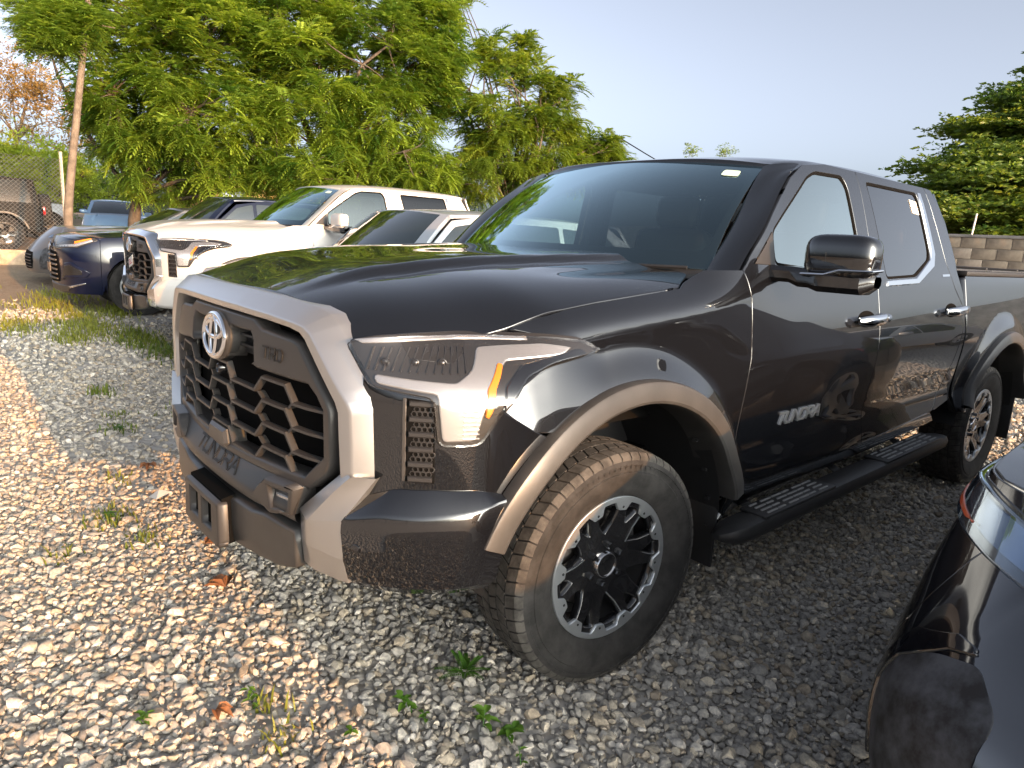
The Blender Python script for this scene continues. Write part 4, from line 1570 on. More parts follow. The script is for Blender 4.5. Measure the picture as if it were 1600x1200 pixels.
        zrt = table([(yr0 - .15, zr - .055), (yr0, zr - .03), (yr0 + .35, zr), ((yr0 + yr1) / 2, zr + .008), (yr1 - .3, zr - .02), (yr1, zr - .06), (yr1 + .1, zr - .09)], sm=10)
        rpoly = rounded([(-xr, yr0 + .10), (-xr * .6, yr0 + .03), (0, yr0), (xr * .6, yr0 + .03), (xr, yr0 + .10), (xr, yr1 - .05), (xr * .6, yr1), (0, yr1 + .02), (-xr * .6, yr1), (-xr, yr1 - .05)], .05)
        panel('roof', rpoly, lambda x, y: np.stack([x, y + 0 * x, zrt(y) - .045 * (np.abs(x) / xr)**3], -1), paint, T, res=res * 1.2, thick=.03, cham=.006, hint=(0, 0, 1))
        (y1, z1), (y2, z2) = sp['backlight']
        def bl(u, v):
            ax, ay, az = (xr - .02) * u, y1 - .05 * u**2, z1 - .03 * u**2
            bx, by, bz = (c.xb - .04) * u, y2 - .05 * u**2, z2 + 0 * u
            return np.stack([ax + (bx - ax) * v, ay + (by - ay) * v, az + (bz - az) * v], -1)
        panel('rear_window', [(-.85, .05), (.85, .05), (.85, .95), (-.85, .95)], lambda u, v: bl(u, v) + np.array([0, .006, .004]), glass, T, res=.15, thick=.004, cham=.001, hint=(0, 1, .3))
        panel('tailgate_panel', [(-1, 0), (1, 0), (1, 1), (-1, 1)], bl, paint, T, res=.15, thick=.03, cham=.001, hint=(0, 1, .3))
        if sp.get('deck'):
            ss = np.linspace(c.sy(sp['deck']), c.hs[-1], 12)
            e = N(ss, c.ztop(ss))
            dp = [(x, y) for x, y, z in e] + [(-x, y) for x, y, z in e[-2::-1]]
            panel('trunk_lid', dp, c.TopMap, paint, T, res=res, thick=.02, cham=.002, hint=(0, 0, 1))
    # dark inner body
    g = G()
    yn, yt_ = sp['plan'][0][1], ytail
    g.box((0, (yn + yt_) / 2, zb + .16), (1.18 * W, (yt_ - yn) * .9, .26))
    g.box((0, (yn + yt_) / 2 + .1, (zb + c.zb) / 2 + .1), (1.25 * W, (yt_ - yn) * .62, (c.zb - zb) * .75))
    if cabin:
        g.box((0, (yd0 + yd2) / 2 + .1, c.zb - .1), (1.7 * W, (yd2 - yd0) * .9, .15))
    g.build('underbody', M_VOID, T, smooth=0)
    for mi in both:
        for yc in (0, yr):
            rows = []
            for a in np.linspace(190, -10, 20):
                y_, z_ = yc + (arch - .012) * math.cos(R(a)), Rw + (arch - .012) * math.sin(R(a))
                rows.append([(float(N(c.sy(y_), max(z_, zb))[0]) - .03, y_, z_), (.45, y_, z_), (.45, yc, Rw)])
            g = G()
            g.grid(rows, flip=True)
            g.build('wheel_liner', M_VOID, T, smooth=0, flip=mi)
    if both_wheels:
        tr = sp['track']
        ws_ = sp.get('wheel', 'car')
        for yc in (0, yr):
            for sg in (1, -1):
                w = make_wheel(T, (sg * tr, yc, Rw), 0, sg < 0, ws_)
                w.scale = (Rw / .335,) * 3
    if details:
        details(T, c, fb)
    return T

SEDAN = dict(W=.925, plan=[(0, -.62 - .30), (.40, -.88), (.68, -.76), (.86, -.60), (.945, -.33), (.965, .03), (.952, .75), (.925, 1.4), (.925, 2.3), (.91, 3.0), (.86, 3.55), (.72, 3.82), (.4, 3.92), (0, 3.95)],
             relax=.70, zc=[(-1.3, .80), (-.95, .88), (-.80, .93), (-.6, .972), (-.3, 1.005), (.1, 1.03), (.5, 1.045), (.9, 1.05), (2.8, 1.05), (3.3, 1.08), (3.7, 1.08), (4.1, 1.03)], crown=.045, cp=2.6, bow=.30,
             prof=[(.1, .06), (.22, .02), (.32, .0), (.45, -.005), (.55, .02), (.65, .085), (.72, .14), (.80, .215), (.86, .28), (.92, .35), (1.0, .45), (1.1, .55)],
             zbot=.22, wb=2.80, R=.335, track=.79, cuts=(-.40, .42, 1.45, 2.42), tailcut=3.30, belt=(.80, .93, .28),
             ws=((.62, .985), (1.38, 1.40), .80), roof=(1.38, 2.60, 1.45), backlight=((2.58, 1.39), (3.25, 1.05)), deck=3.2,
             side_win=([(.52, .90), (.80, .96), (1.48, 1.38), (1.9, 1.41), (2.5, 1.39), (3.1, 1.1), (3.3, .98), (3.0, .90)],
                       [[(.84, .95), (1.45, 1.335), (1.62, 1.365), (1.62, .95)], [(1.67, .95), (1.67, 1.365), (2.15, 1.365), (2.45, 1.32), (2.72, 1.1), (2.55, .96)]]),
             mirror=(.87, .98, 1.06))
SUV = dict(W=.955, plan=[(0, -.92), (.40, -.885), (.68, -.80), (.82, -.67), (.90, -.46), (.935, -.15), (.95, .4), (.955, 1.2), (.955, 2.4), (.945, 3.2), (.90, 3.75), (.78, 3.93), (.4, 3.98), (0, 4.0)],
           zc=[(-1.2, .90), (-.92, .985), (-.80, 1.025), (-.6, 1.055), (-.2, 1.09), (.3, 1.115), (.7, 1.13), (2.8, 1.14), (4.2, 1.14)], crown=.07, cp=3.0, bow=.22,
           prof=[(.15, .05), (.3, .015), (.42, .0), (.6, -.004), (.75, 0), (.85, .008), (.95, .03), (1.02, .06), (1.1, .10), (1.2, .15)],
           zbot=.26, wb=2.85, R=.365, track=.80, cuts=(-.46, .50, 1.5, 2.5), tailcut=3.5, belt=(.86, 1.05, .24),
           ws=((.56, 1.105), (1.20, 1.665), .80), roof=(1.20, 3.45, 1.70), backlight=((3.45, 1.63), (3.86, 1.06)),
           side_win=([(.50, 1.02), (.82, 1.09), (1.36, 1.57), (1.8, 1.65), (3.4, 1.63), (3.75, 1.3), (3.86, 1.04), (3.4, 1.0)],
                     [[(.88, 1.09), (1.36, 1.52), (1.60, 1.585), (1.60, 1.09)], [(1.65, 1.09), (1.65, 1.59), (2.5, 1.59), (2.5, 1.09)], [(2.56, 1.10), (2.56, 1.585), (3.3, 1.56), (3.55, 1.18), (3.45, 1.12)]]),
           mirror=(1.06, .78, 1.16))
fhint = lambda X: np.stack([X[:, 0], X[:, 1] - .3, 0 * X[:, 0]], -1)

def navy_front(T, c, fb):
    N = c.N
    # tall lower grille with slats
    gp = [(0, .80), (.30, .79), (.40, .72), (.46, .52), (.40, .40), (0, .38)]
    gp = gp + [(-a, b) for a, b in gp[-2:0:-1]]
    gr = panel('grille', gp, N.at(.012), M_VOID, T, res=.08, thick=.02, cham=.004, hint=fhint)
    for k in range(6):
        z = .435 + .062 * k
        w = .39 if k < 4 else .37 - .03 * (k - 4)
        g = G()
        for sg in (1, -1):
            g.prism([(sg * a, b) for a, b in [(0, z - .012), (w * .5, z - .012), (w, z - .008), (w, z + .012), (w * .5, z + .014), (0, z + .014)]], N, .01, .035, .004)
        g.build('grille_slat', M_FLARE, gr, smooth=20, fix=True)
    up = [(0, .90), (.16, .90), (.22, .86), (.70, .90), (.72, .875), (.25, .82), (.10, .82), (0, .82)]
    up = up + [(-a, b) for a, b in up[-2:0:-1]]
    panel('upper_trim', up, N.at(.012), M_GLOSSB, T, res=.08, thick=.02, cham=.004, hint=fhint)
    g = G()
    t = np.radians(np.linspace(0, 360, 25)[:-1])
    for a, b, z, r_ in ((.085, .058, .865, .009), (.055, .022, .885, .007), (.023, .055, .865, .007)):
        g.tube(N(a * np.cos(t), z + b * np.sin(t), .03), r_, 6, closed=True)
    g.build('emblem', M_CHROME, T)
    for mi in (False, True):
        hl = [(.30, .885), (.66, .955), (1.05, 1.01), (1.10, .975), (.85, .87), (.42, .845)]
        h = panel('headlight', rounded(hl, .02), N.at(.008), M_LAMPD, T, res=.07, thick=.02, cham=.004, hint=fhint, mirror=mi)
        panel('running_light', [(.45, .862), (.84, .885), (1.04, .965), (1.02, .985), (.80, .915), (.45, .885)], N.at(.012), M_LAMPS, h, res=.07, thick=.01, cham=.003, hint=fhint, mirror=mi)
        panel('amber_reflector', [(.80, .918), (1.0, .985), (1.03, .99), (1.0, 1.0), (.80, .95)], N.at(.013), M_AMBER, h, res=.07, thick=.01, cham=.003, hint=fhint, mirror=mi)
        panel('bumper_blade', [(.52, .42), (.62, .66), (.75, .68), (1.0, .55), (.95, .49), (.62, .46)], N.at(.022), M_NAVY, T, res=.07, thick=.03, cham=.01, hint=fhint, mirror=mi)
        panel('air_pocket', [(.56, .46), (.64, .63), (.75, .645), (.9, .57), (.9, .52), (.66, .50)], N.at(.026), M_GLOSSB, T, res=.07, thick=.01, cham=.004, hint=fhint, mirror=mi)
        panel('bumper_accent', [(.70, .33), (.93, .40), (.93, .415), (.70, .36)], N.at(.02), M_CHROME, T, res=.07, thick=.02, cham=.003, hint=fhint, mirror=mi)
    sk = [(0, .36), (.70, .36), (.62, .28), (0, .27)]
    panel('skid_plate', sk + [(-a, b) for a, b in sk[-2:0:-1]], N.at(.02), M_FLARE, T, res=.08, thick=.02, cham=.006, hint=fhint)
    g = G()
    g.prism([(-.12, .52), (.12, .52), (.12, .64), (-.12, .64)], N, .03, .05, .004)
    g.build('plate_bracket', M_FLARE, T, smooth=20, fix=True)

def plain_front(T, c, fb):
    N = c.N
    gp = [(0, .80), (.36, .80), (.44, .72), (.40, .50), (0, .48)]
    gp = gp + [(-a, b) for a, b in gp[-2:0:-1]]
    gr = panel('grille', gp, N.at(.01), M_VOID, T, res=.08, thick=.02, cham=.004, hint=fhint)
    for k in range(4):
        z = .53 + .07 * k
        g = G()
        for sg in (1, -1):
            g.prism([(0, z - .01), (sg * .38, z - .01), (sg * .38, z + .01), (0, z + .01)], N, .01, .028, .003)
        g.build('grille_slat', M_BLKPL, gr, smooth=20, fix=True)
    for mi in (False, True):
        hl = [(.42, .90), (.75, .93), (1.10, .95), (1.12, .90), (.85, .82), (.46, .82)]
        h = panel('headlight', rounded(hl, .02), N.at(.008), M_LAMPD, T, res=.07, thick=.02, cham=.004, hint=fhint, mirror=mi)
        panel('running_light', [(.48, .84), (.82, .845), (1.06, .905), (1.04, .925), (.80, .87), (.48, .865)], N.at(.013), M_LAMPS, h, res=.07, thick=.01, cham=.003, hint=fhint, mirror=mi)
        panel('bumper_end', [(.55, .34), (.60, .50), (.95, .50), (1.0, .38)], N.at(.018), M_FLARE, T, res=.07, thick=.02, cham=.008, hint=fhint, mirror=mi)
    sk = [(0, .40), (.55, .40), (.55, .27), (0, .27)]
    panel('skid_plate', sk + [(-a, b) for a, b in sk[-2:0:-1]], N.at(.012), M_FLARE, T, res=.08, thick=.02, cham=.006, hint=fhint)

def sedan_front(T, c, fb):
    N = c.N
    gp = [(0, .58), (.45, .56), (.50, .40), (.42, .28), (0, .26)]
    gp = gp + [(-a, b) for a, b in gp[-2:0:-1]]
    gr = panel('grille', gp, N.at(.008), M_VOID, T, res=.07, thick=.02, cham=.004, hint=fhint)
    for k in range(5):
        z = .31 + .05 * k
        g = G()
        for sg in (1, -1):
            g.prism([(0, z - .008), (sg * .44, z - .008), (sg * .44, z + .008), (0, z + .008)], N, .006, .022, .003)
        g.build('grille_slat', M_BLKPL, gr, smooth=20, fix=True)
    for mi in (False, True):
        hl = [(.60, .80), (.82, .808), (1.0, .816), (1.15, .822), (1.30, .832), (1.50, .852), (1.75, .872), (2.08, .895), (2.16, .918), (1.9, .928), (1.6, .945), (1.35, .945), (1.1, .915), (.85, .885), (.62, .86)]
        hpoly = rounded(hl, .03)
        h = panel('headlight', hpoly, N.at(.004), M_LAMPD, T, res=.04, thick=.02, cham=.004, hint=fhint, mirror=mi)
        panel('lamp_reflector', rounded([(.68, .815), (.82, .825), (1.0, .835), (1.2, .845), (1.45, .87), (1.4, .925), (1.10, .90), (.85, .87)], .02), N.at(.008), mat('sky_reflection_chrome', (.16, .22, .32), .22, metal=.7), h, res=.04, thick=.005, cham=.003, hint=fhint, mirror=mi)  # blue of the sky mirrored in the lens, put into the reflector colour
        panel('amber_reflector', rounded([(1.25, .862), (1.30, .858), (1.55, .880), (1.76, .893), (1.74, .906), (1.52, .898)], .008), N.at(.0235), mat('orange_reflector', (.75, .10, .02), .3, coat=1.), h, res=.04, thick=.005, cham=.002, hint=fhint, mirror=mi)
        panel('lamp_cover', inset(hpoly, .003), N.at(.020), thin_glass('sedan_lamp_lens', (.92, .95, 1.), 3.5, refl=(.78, .90, 1.0)), h, res=.04, thick=.015, cham=.006, hint=fhint, mirror=mi)
        pk = [(.70, .62), (.80, .675), (.92, .645), (1.03, .592), (1.05, .48), (1.0, .30), (.66, .28)]
        pkt = panel('bumper_pocket', rounded(pk, .03), N.at(.003), mat('dusty_black_plastic', (.008, .008, .009), .6, var=.9, vscale=11, var_col=(.075, .08, .09)), T, res=.05, thick=.01, cham=.003, hint=fhint, mirror=mi)
        lip = [(.83, .688), (.845, .698), (.92, .697), (1.06, .640), (1.10, .50), (1.05, .30), (1.022, .30), (1.052, .49), (1.02, .578), (.91, .662), (.84, .682)]
        panel('pocket_lip', rounded(lip, .004, 3), N.at(.010), c.paint, pkt, res=.04, thick=.015, cham=.003, hint=fhint, mirror=mi)

Car.paint = M_DARK
make_car(SEDAN, 'sedan', 'glossy dark blue sedan nose with headlight and amber strip nearest the camera', 'car', (2.70, .53, 0), .05, 'sedans around the trucks', M_DARK, res=.035, details=sedan_front)
white2 = pickup((-5.96, 1.09, .07), -.0426, 'white crew cab pickup truck with chrome bumper ends and a paper on its grille', 'pickup trucks with honeycomb grilles', {'paint': M_WHITE, 'frame': M_CHROME}, fine=False)
g = G()
def paperfn(u, v, d):
    return NOSE(u, v + .25 * (u - .2), d)
for_paper = [(.06, .90), (.24, .90), (.24, 1.0), (.06, 1.0)]
g.prism(for_paper, paperfn, .040, .0415)
pp = g.build('paper_sheet', M_PAPERW, None, smooth=0, fix=True)
pp.location, pp.rotation_euler = (-5.96, 1.09, .07), (0, 0, -.0426)
prop(pp, 'small white paper with red print stuck on the white truck grille', 'paper')
g = G()
for k in range(3):
    g.prism([(.08, .925 + .022 * k), (.20 - .03 * k, .925 + .022 * k), (.20 - .03 * k, .935 + .022 * k), (.08, .935 + .022 * k)], paperfn, .0415, .0422)
g.build('red_print', mat('red_ink', (.55, .08, .10), .7), pp, smooth=0, fix=True)
import copy
CROSS = copy.deepcopy(SUV)
CROSS['plan'] = [(0, -.92), (.36, -.88), (.58, -.78), (.74, -.60), (.86, -.30), (.92, 0), (.95, .5)] + SUV['plan'][7:]
CROSS.update(ws=((.24, 1.095), (.90, 1.62), .46), roof=(.90, 3.3, 1.655), cuts=(-.46, .25, 1.4, 2.5), mirror=(1.04, .50, 1.14),
             side_win=([(.20, 1.02), (.50, 1.08), (1.04, 1.545), (1.5, 1.61), (3.2, 1.58), (3.75, 1.25), (3.86, 1.04), (3.4, 1.0)],
                       [[(.58, 1.09), (1.06, 1.49), (1.40, 1.55), (1.40, 1.09)], [(1.45, 1.09), (1.45, 1.555), (2.4, 1.55), (2.4, 1.09)], [(2.46, 1.10), (2.46, 1.545), (3.1, 1.51), (3.5, 1.18), (3.4, 1.12)]]))
make_car(CROSS, 'suv', 'silver crossover parked between the black and the white pickup trucks', 'car', (-3.75, 1.12, .05), 0, 'crossovers in the parked row', M_SILVERP, details=plain_front)
make_car(SUV, 'suv', 'navy blue suv with wide slatted grille left of the white pickup', 'car', (-9.2, .80, float(gz(-9.2))), -.05, 'crossovers in the parked row', M_NAVY, details=navy_front)
make_car(SEDAN, 'sedan', 'grey sedan at the far end of the parked row beside the navy suv', 'car', (-12.3, .85, float(gz(-12.3))), -.05, 'sedans around the trucks', M_GREYP, details=sedan_front)
# ------------------------------------------------------------------ ground
def noise_mix(nt, vec, scale, lo, hi, detail=6):
    n = nt.nodes.new('ShaderNodeTexNoise')
    n.inputs['Scale'].default_value = scale
    n.inputs['Detail'].default_value = detail
    n.inputs['Roughness'].default_value = .65
    nt.links.new(vec, n.inputs['Vector'])
    r = nt.nodes.new('ShaderNodeMapRange')
    r.inputs[1].default_value, r.inputs[2].default_value = lo, hi
    nt.links.new(n.outputs['Fac'], r.inputs[0])
    return r.outputs[0], n.outputs['Fac']

def ground_material():
    m = bpy.data.materials.new('stony_ground')
    m.use_nodes = True
    nt = m.node_tree
    p = nt.nodes['Principled BSDF']
    p.inputs['Roughness'].default_value = .95
    geo = nt.nodes.new('ShaderNodeNewGeometry')
    pos = geo.outputs['Position']
    def mixc(f, a, b):
        x = nt.nodes.new('ShaderNodeMix')
        x.data_type = 'RGBA'
        if f is not None:
            nt.links.new(f, x.inputs['Factor'])
        for s, v in (('A', a), ('B', b)):
            if isinstance(v, tuple):
                x.inputs[s].default_value = (*v, 1)
            else:
                nt.links.new(v, x.inputs[s])
        return x.outputs['Result']
    vor = nt.nodes.new('ShaderNodeTexVoronoi')
    vor.inputs['Scale'].default_value = 22
    nt.links.new(pos, vor.inputs['Vector'])
    bw = nt.nodes.new('ShaderNodeSeparateColor')
    nt.links.new(vor.outputs['Color'], bw.inputs[0])
    stone = mixc(bw.outputs[0], (.26, .25, .235), (.46, .44, .41))
    f1, h1 = noise_mix(nt, pos, 1.3, .42, .62)
    dirt = mixc(f1, (.20, .150, .10), (.30, .235, .165))
    f2, _ = noise_mix(nt, pos, 9, .4, .6)
    dirt2 = mixc(f2, dirt, (.24, .19, .14))
    # gravel yields to bare earth beyond x = -8
    sx = nt.nodes.new('ShaderNodeSeparateXYZ')
    nt.links.new(pos, sx.inputs[0])
    n = nt.nodes.new('ShaderNodeTexNoise')
    n.inputs['Scale'].default_value = .9
    nt.links.new(pos, n.inputs['Vector'])
    ad = nt.nodes.new('ShaderNodeMath')
    ad.operation = 'MULTIPLY_ADD'
    ad.inputs[1].default_value = 3.5
    nt.links.new(n.outputs['Fac'], ad.inputs[0])
    nt.links.new(sx.outputs[0], ad.inputs[2])
    mr = nt.nodes.new('ShaderNodeMapRange')
    mr.inputs[1].default_value, mr.inputs[2].default_value = -7.6, -5.8
    nt.links.new(ad.outputs[0], mr.inputs[0])
    colr = mixc(mr.outputs[0], dirt2, stone)
    under = nt.nodes.new('ShaderNodeMapRange')      # thin earth under the loose stones near by
    under.inputs[1].default_value, under.inputs[2].default_value = -5.5, -3.0
    nt.links.new(sx.outputs[0], under.inputs[0])
    colr = mixc(under.outputs[0], colr, (.42, .39, .35))
    nt.links.new(colr, p.inputs['Base Color'])
    b = nt.nodes.new('ShaderNodeBump')
    b.inputs['Distance'].default_value = .02
    b.inputs['Strength'].default_value = .9
    hm = nt.nodes.new('ShaderNodeMath')
    hm.operation = 'MULTIPLY_ADD'
    hm.inputs[1].default_value = -1.2
    nt.links.new(vor.outputs['Distance'], hm.inputs[0])
    nt.links.new(h1, hm.inputs[2])
    nt.links.new(hm.outputs[0], b.inputs['Height'])
    nt.links.new(b.outputs[0], p.inputs['Normal'])
    return m

def axis_pts(near, far, n1, n2):
    a = np.linspace(near[0], near[1], n1)
    l = near[0] - np.geomspace(.5, near[0] - far[0], n2)[::-1]
    r = near[1] + np.geomspace(.5, far[1] - near[1], n2)
    return np.r_[l, a, r]
GX = axis_pts((-30, 8), (-700, 700), 60, 14)
GY = axis_pts((-8, 24), (-700, 700), 40, 14)
X, Y = np.meshgrid(GX, GY, indexing='ij')
Zg = gz(np.maximum(X, -60))
V = np.stack([X, Y, Zg], -1).reshape(-1, 3)
m_ = len(GY)
I = np.arange((len(GX) - 1) * m_).reshape(-1, m_)[:, :-1].ravel()
Fq = np.stack([I, I + m_, I + m_ + 1, I + 1], 1)
prop(link('ground', to_mesh('ground', V, Fq, smooth=180), ground_material()), kind='structure')

# ------------------------------------------------------------------ loose stones
def stone_mesh(seed, n=2):
    rnd = np.random.default_rng(seed)
    bm = bmesh.new()
    bmesh.ops.create_icosphere(bm, subdivisions=n, radius=1)
    P = np.array([v.co[:] for v in bm.verts])
    planes = []
    for _ in range(rnd.integers(8, 13)):
        d = rnd.normal(size=3)
        d /= np.linalg.norm(d)
        planes.append((d, rnd.uniform(.46, .80)))
    for _ in range(2):
        for d, h in planes:
            t = P @ d
            k = t > h
            P[k] -= np.outer(t[k] - h, d) * .96
    P *= rnd.uniform([.85, .65, .48], [1.25, .95, .78])
    P += rnd.normal(size=P.shape) * .012
    F = [[v.index for v in f.verts] for f in bm.faces]
    bm.free()
    me = to_mesh('stone', P, F)
    me.shade_smooth()
    me.set_sharp_from_angle(angle=R(24))
    return me

def stone_material():
    m = bpy.data.materials.new('crushed_stone')
    m.use_nodes = True
    nt = m.node_tree
    p = nt.nodes['Principled BSDF']
    p.inputs['Roughness'].default_value = .85
    p.inputs['Specular IOR Level'].default_value = .3
    a = nt.nodes.new('ShaderNodeAttribute')
    a.attribute_type = 'INSTANCER'
    a.attribute_name = 'tint'
    geo = nt.nodes.new('ShaderNodeNewGeometry')
    f, h = noise_mix(nt, geo.outputs['Position'], 75, .36, .64)
    mx = nt.nodes.new('ShaderNodeMix')
    mx.data_type = 'RGBA'
    mx.blend_type = 'MULTIPLY'
    mx.inputs['Factor'].default_value = .75
    ramp = nt.nodes.new('ShaderNodeMix')
    ramp.data_type = 'RGBA'
    ramp.inputs['A'].default_value = (.55, .55, .56, 1)
    ramp.inputs['B'].default_value = (1.25, 1.22, 1.16, 1)
    nt.links.new(f, ramp.inputs['Factor'])
    nt.links.new(a.outputs['Color'], mx.inputs['A'])
    nt.links.new(ramp.outputs['Result'], mx.inputs['B'])
    nt.links.new(mx.outputs['Result'], p.inputs['Base Color'])
    b = nt.nodes.new('ShaderNodeBump')
    b.inputs['Strength'].default_value = .5
    b.inputs['Distance'].default_value = .004
    f2, h2 = noise_mix(nt, geo.outputs['Position'], 160, .3, .7)
    nt.links.new(h2, b.inputs['Height'])
    nt.links.new(b.outputs[0], p.inputs['Normal'])
    return m

M_STONE = stone_material()
stones = bpy.data.collections.new('stone_kinds')
for k in range(18):
    me = stone_mesh(100 + k)
    me.materials.append(M_STONE)
    o = bpy.data.objects.new('stone', me)
    stones.objects.link(o)

def scatter_stones():
    rnd = np.random.default_rng(5)
    P, Sz = [], []
    view = math.degrees(_yaw)
    for (r0, r1, sp, dens) in ((.5, 2.6, .0235, 1), (2.6, 4.6, .027, 1), (4.6, 7.5, .037, 1), (7.5, 11.5, .060, 1), (11.5, 16, .10, .8)):
        g = np.arange(-r1, r1, sp)
        q = np.array(np.meshgrid(g, g)).reshape(2, -1).T
        q = q + rnd.uniform(-.55, .55, q.shape) * sp
        r = np.hypot(q[:, 0], q[:, 1])
        az = np.degrees(np.arctan2(-q[:, 0], q[:, 1]))
        da = (az - view + 180) % 360 - 180
        k = (r >= r0) & (r < r1) & (np.abs(da) < 48)
        if r0 < 1:
            k |= (r < 1.2)
        q = q[k] + np.array(CAM[:2])
        # leave the far earth bare, thin out its edge
        lim = -8.6 + .9 * np.sin(q[:, 1] * 2.1) + rnd.normal(size=len(q)) * .55
        k = (q[:, 0] > lim) & (q[:, 1] < 14.5)
        # a few bare spots of earth
        bare = np.zeros(len(q))
        for (bx, by, br) in ((.92, -.35, .22), (.55, -.60, .20), (1.15, .10, .18), (.45, -.95, .25), (1.45, .85, .25), (-.2, -.95, .2), (-1.7, -.85, .3), (-2.6, -.5, .3), (1.35, -.3, .14)):
            bare = np.maximum(bare, np.exp(-((q[:, 0] - bx)**2 + (q[:, 1] - by)**2) / br**2))
        k &= rnd.random(len(q)) > bare * .55
        q = q[k]
        P.append(q)
        Sz.append(np.full(len(q), sp))
    g_ = np.arange(-4.2, 4.2, .024)                  # fine chippings between the stones
    q = np.array(np.meshgrid(g_, g_)).reshape(2, -1).T
    q = q + rnd.uniform(-.012, .012, q.shape)
    az = np.degrees(np.arctan2(-q[:, 0], q[:, 1]))
    da = (az - view + 180) % 360 - 180
    q = q[((np.abs(da) < 48) & (np.hypot(q[:, 0], q[:, 1]) < 4.2)) | (np.hypot(q[:, 0], q[:, 1]) < 1.2)] + np.array(CAM[:2])
    nfine = len(q)
    P.append(q)
    Sz.append(np.full(nfine, .02))
    P = np.vstack(P)
    sp = np.concatenate(Sz)
    n = len(P)
    size = .0174 * np.exp(rnd.normal(size=n) * .23) * np.clip(sp / .034, 1, 1.5)
    big = rnd.random(n) < .07
    size[big] *= 1.55
    size = np.clip(size, .008, .042)
    size[-nfine:] = rnd.uniform(.0045, .0105, nfine)
    z = gz(P[:, 0]) + size * .22 + rnd.uniform(0, .007, n)
    rot = np.stack([rnd.normal(size=n) * .27, rnd.normal(size=n) * .27, rnd.uniform(0, 6.283, n)], 1)
    base = np.array([(.33, .325, .315), (.43, .42, .40), (.24, .24, .24), (.45, .41, .34), (.54, .525, .50), (.38, .33, .26), (.15, .15, .152), (.34, .28, .21)])
    w = np.array([.24, .20, .12, .17, .08, .11, .04, .04])
    base = (base * .68 + base.mean(0) * .32) * 1.12 * np.array([1.03, 1.0, .95])
    c = base[rnd.choice(len(base), n, p=w)] * np.exp(rnd.normal(size=(n, 1)) * .16)
    me = bpy.data.meshes.new('gravel')
    me.vertices.add(n)
    me.vertices.foreach_set('co', np.column_stack([P, z]).astype(np.float32).ravel())
    def attr(name, typ, data, fld='value'):
        a = me.attributes.new(name, typ, 'POINT')
        a.data.foreach_set(fld, np.ascontiguousarray(data).ravel())
    attr('rot', 'FLOAT_VECTOR', rot.astype(np.float32), 'vector')
    attr('scl', 'FLOAT', size.astype(np.float32))
    attr('kind_index', 'INT', rnd.integers(0, 18, n).astype(np.int32))
    attr('tint', 'FLOAT_COLOR', np.column_stack([c, np.ones(n)]).astype(np.float32), 'color')
    me.update()
    o = link('gravel', me, M_STONE)
    o['kind'] = 'stuff'
    o['label'] = 'loose grey and tan crushed stones covering the yard'
    ng = bpy.data.node_groups.new('scatter_stones', 'GeometryNodeTree')
    ng.interface.new_socket('Geometry', in_out='INPUT', socket_type='NodeSocketGeometry')
    ng.interface.new_socket('Geometry', in_out='OUTPUT', socket_type='NodeSocketGeometry')
    gi, go = ng.nodes.new('NodeGroupInput'), ng.nodes.new('NodeGroupOutput')
    ci = ng.nodes.new('GeometryNodeCollectionInfo')
    ci.inputs['Collection'].default_value = stones
    ci.inputs['Separate Children'].default_value = True
    ci.inputs['Reset Children'].default_value = True
    ip = ng.nodes.new('GeometryNodeInstanceOnPoints')
    ip.inputs['Pick Instance'].default_value = True
    def na(name, typ):
        a = ng.nodes.new('GeometryNodeInputNamedAttribute')
        a.data_type = typ
        a.inputs['Name'].default_value = name
        return a.outputs['Attribute']
    ng.links.new(gi.outputs[0], ip.inputs['Points'])
    ng.links.new(ci.outputs[0], ip.inputs['Instance'])
    ng.links.new(na('kind_index', 'INT'), ip.inputs['Instance Index'])
    ng.links.new(na('rot', 'FLOAT_VECTOR'), ip.inputs['Rotation'])
    ng.links.new(na('scl', 'FLOAT'), ip.inputs['Scale'])
    ng.links.new(ip.outputs[0], go.inputs[0])
    md = o.modifiers.new('scatter', 'NODES')
    md.node_group = ng
    return n
N_STONES = scatter_stones()

# ------------------------------------------------------------------ foliage
def leaf_material(name, c1, c2, transl=.35, rough=.45):
    m = bpy.data.materials.new(name)
    m.use_nodes = True
    nt = m.node_tree
    p = nt.nodes['Principled BSDF']
    a = nt.nodes.new('ShaderNodeAttribute')
    a.attribute_name = 'tone'
    mx = nt.nodes.new('ShaderNodeMix')
    mx.data_type = 'RGBA'
    mx.inputs['A'].default_value = (*c1, 1)
    mx.inputs['B'].default_value = (*c2, 1)
    nt.links.new(a.outputs['Fac'], mx.inputs['Factor'])
    nt.links.new(mx.outputs['Result'], p.inputs['Base Color'])
    p.inputs['Roughness'].default_value = rough
    p.inputs['Specular IOR Level'].default_value = .35
    tr = nt.nodes.new('ShaderNodeBsdfTranslucent')
    hs = nt.nodes.new('ShaderNodeMix')
    hs.data_type = 'RGBA'
    hs.blend_type = 'MULTIPLY'
    hs.inputs['Factor'].default_value = 1
    hs.inputs['B'].default_value = (1.7, 1.6, .6, 1)
    nt.links.new(mx.outputs['Result'], hs.inputs['A'])
    nt.links.new(hs.outputs['Result'], tr.inputs[0])
    ms = nt.nodes.new('ShaderNodeMixShader')
    ms.inputs[0].default_value = transl
    nt.links.new(p.outputs[0], ms.inputs[1])
    nt.links.new(tr.outputs[0], ms.inputs[2])
    nt.links.new(ms.outputs[0], nt.nodes['Material Output'].inputs[0])
    return m

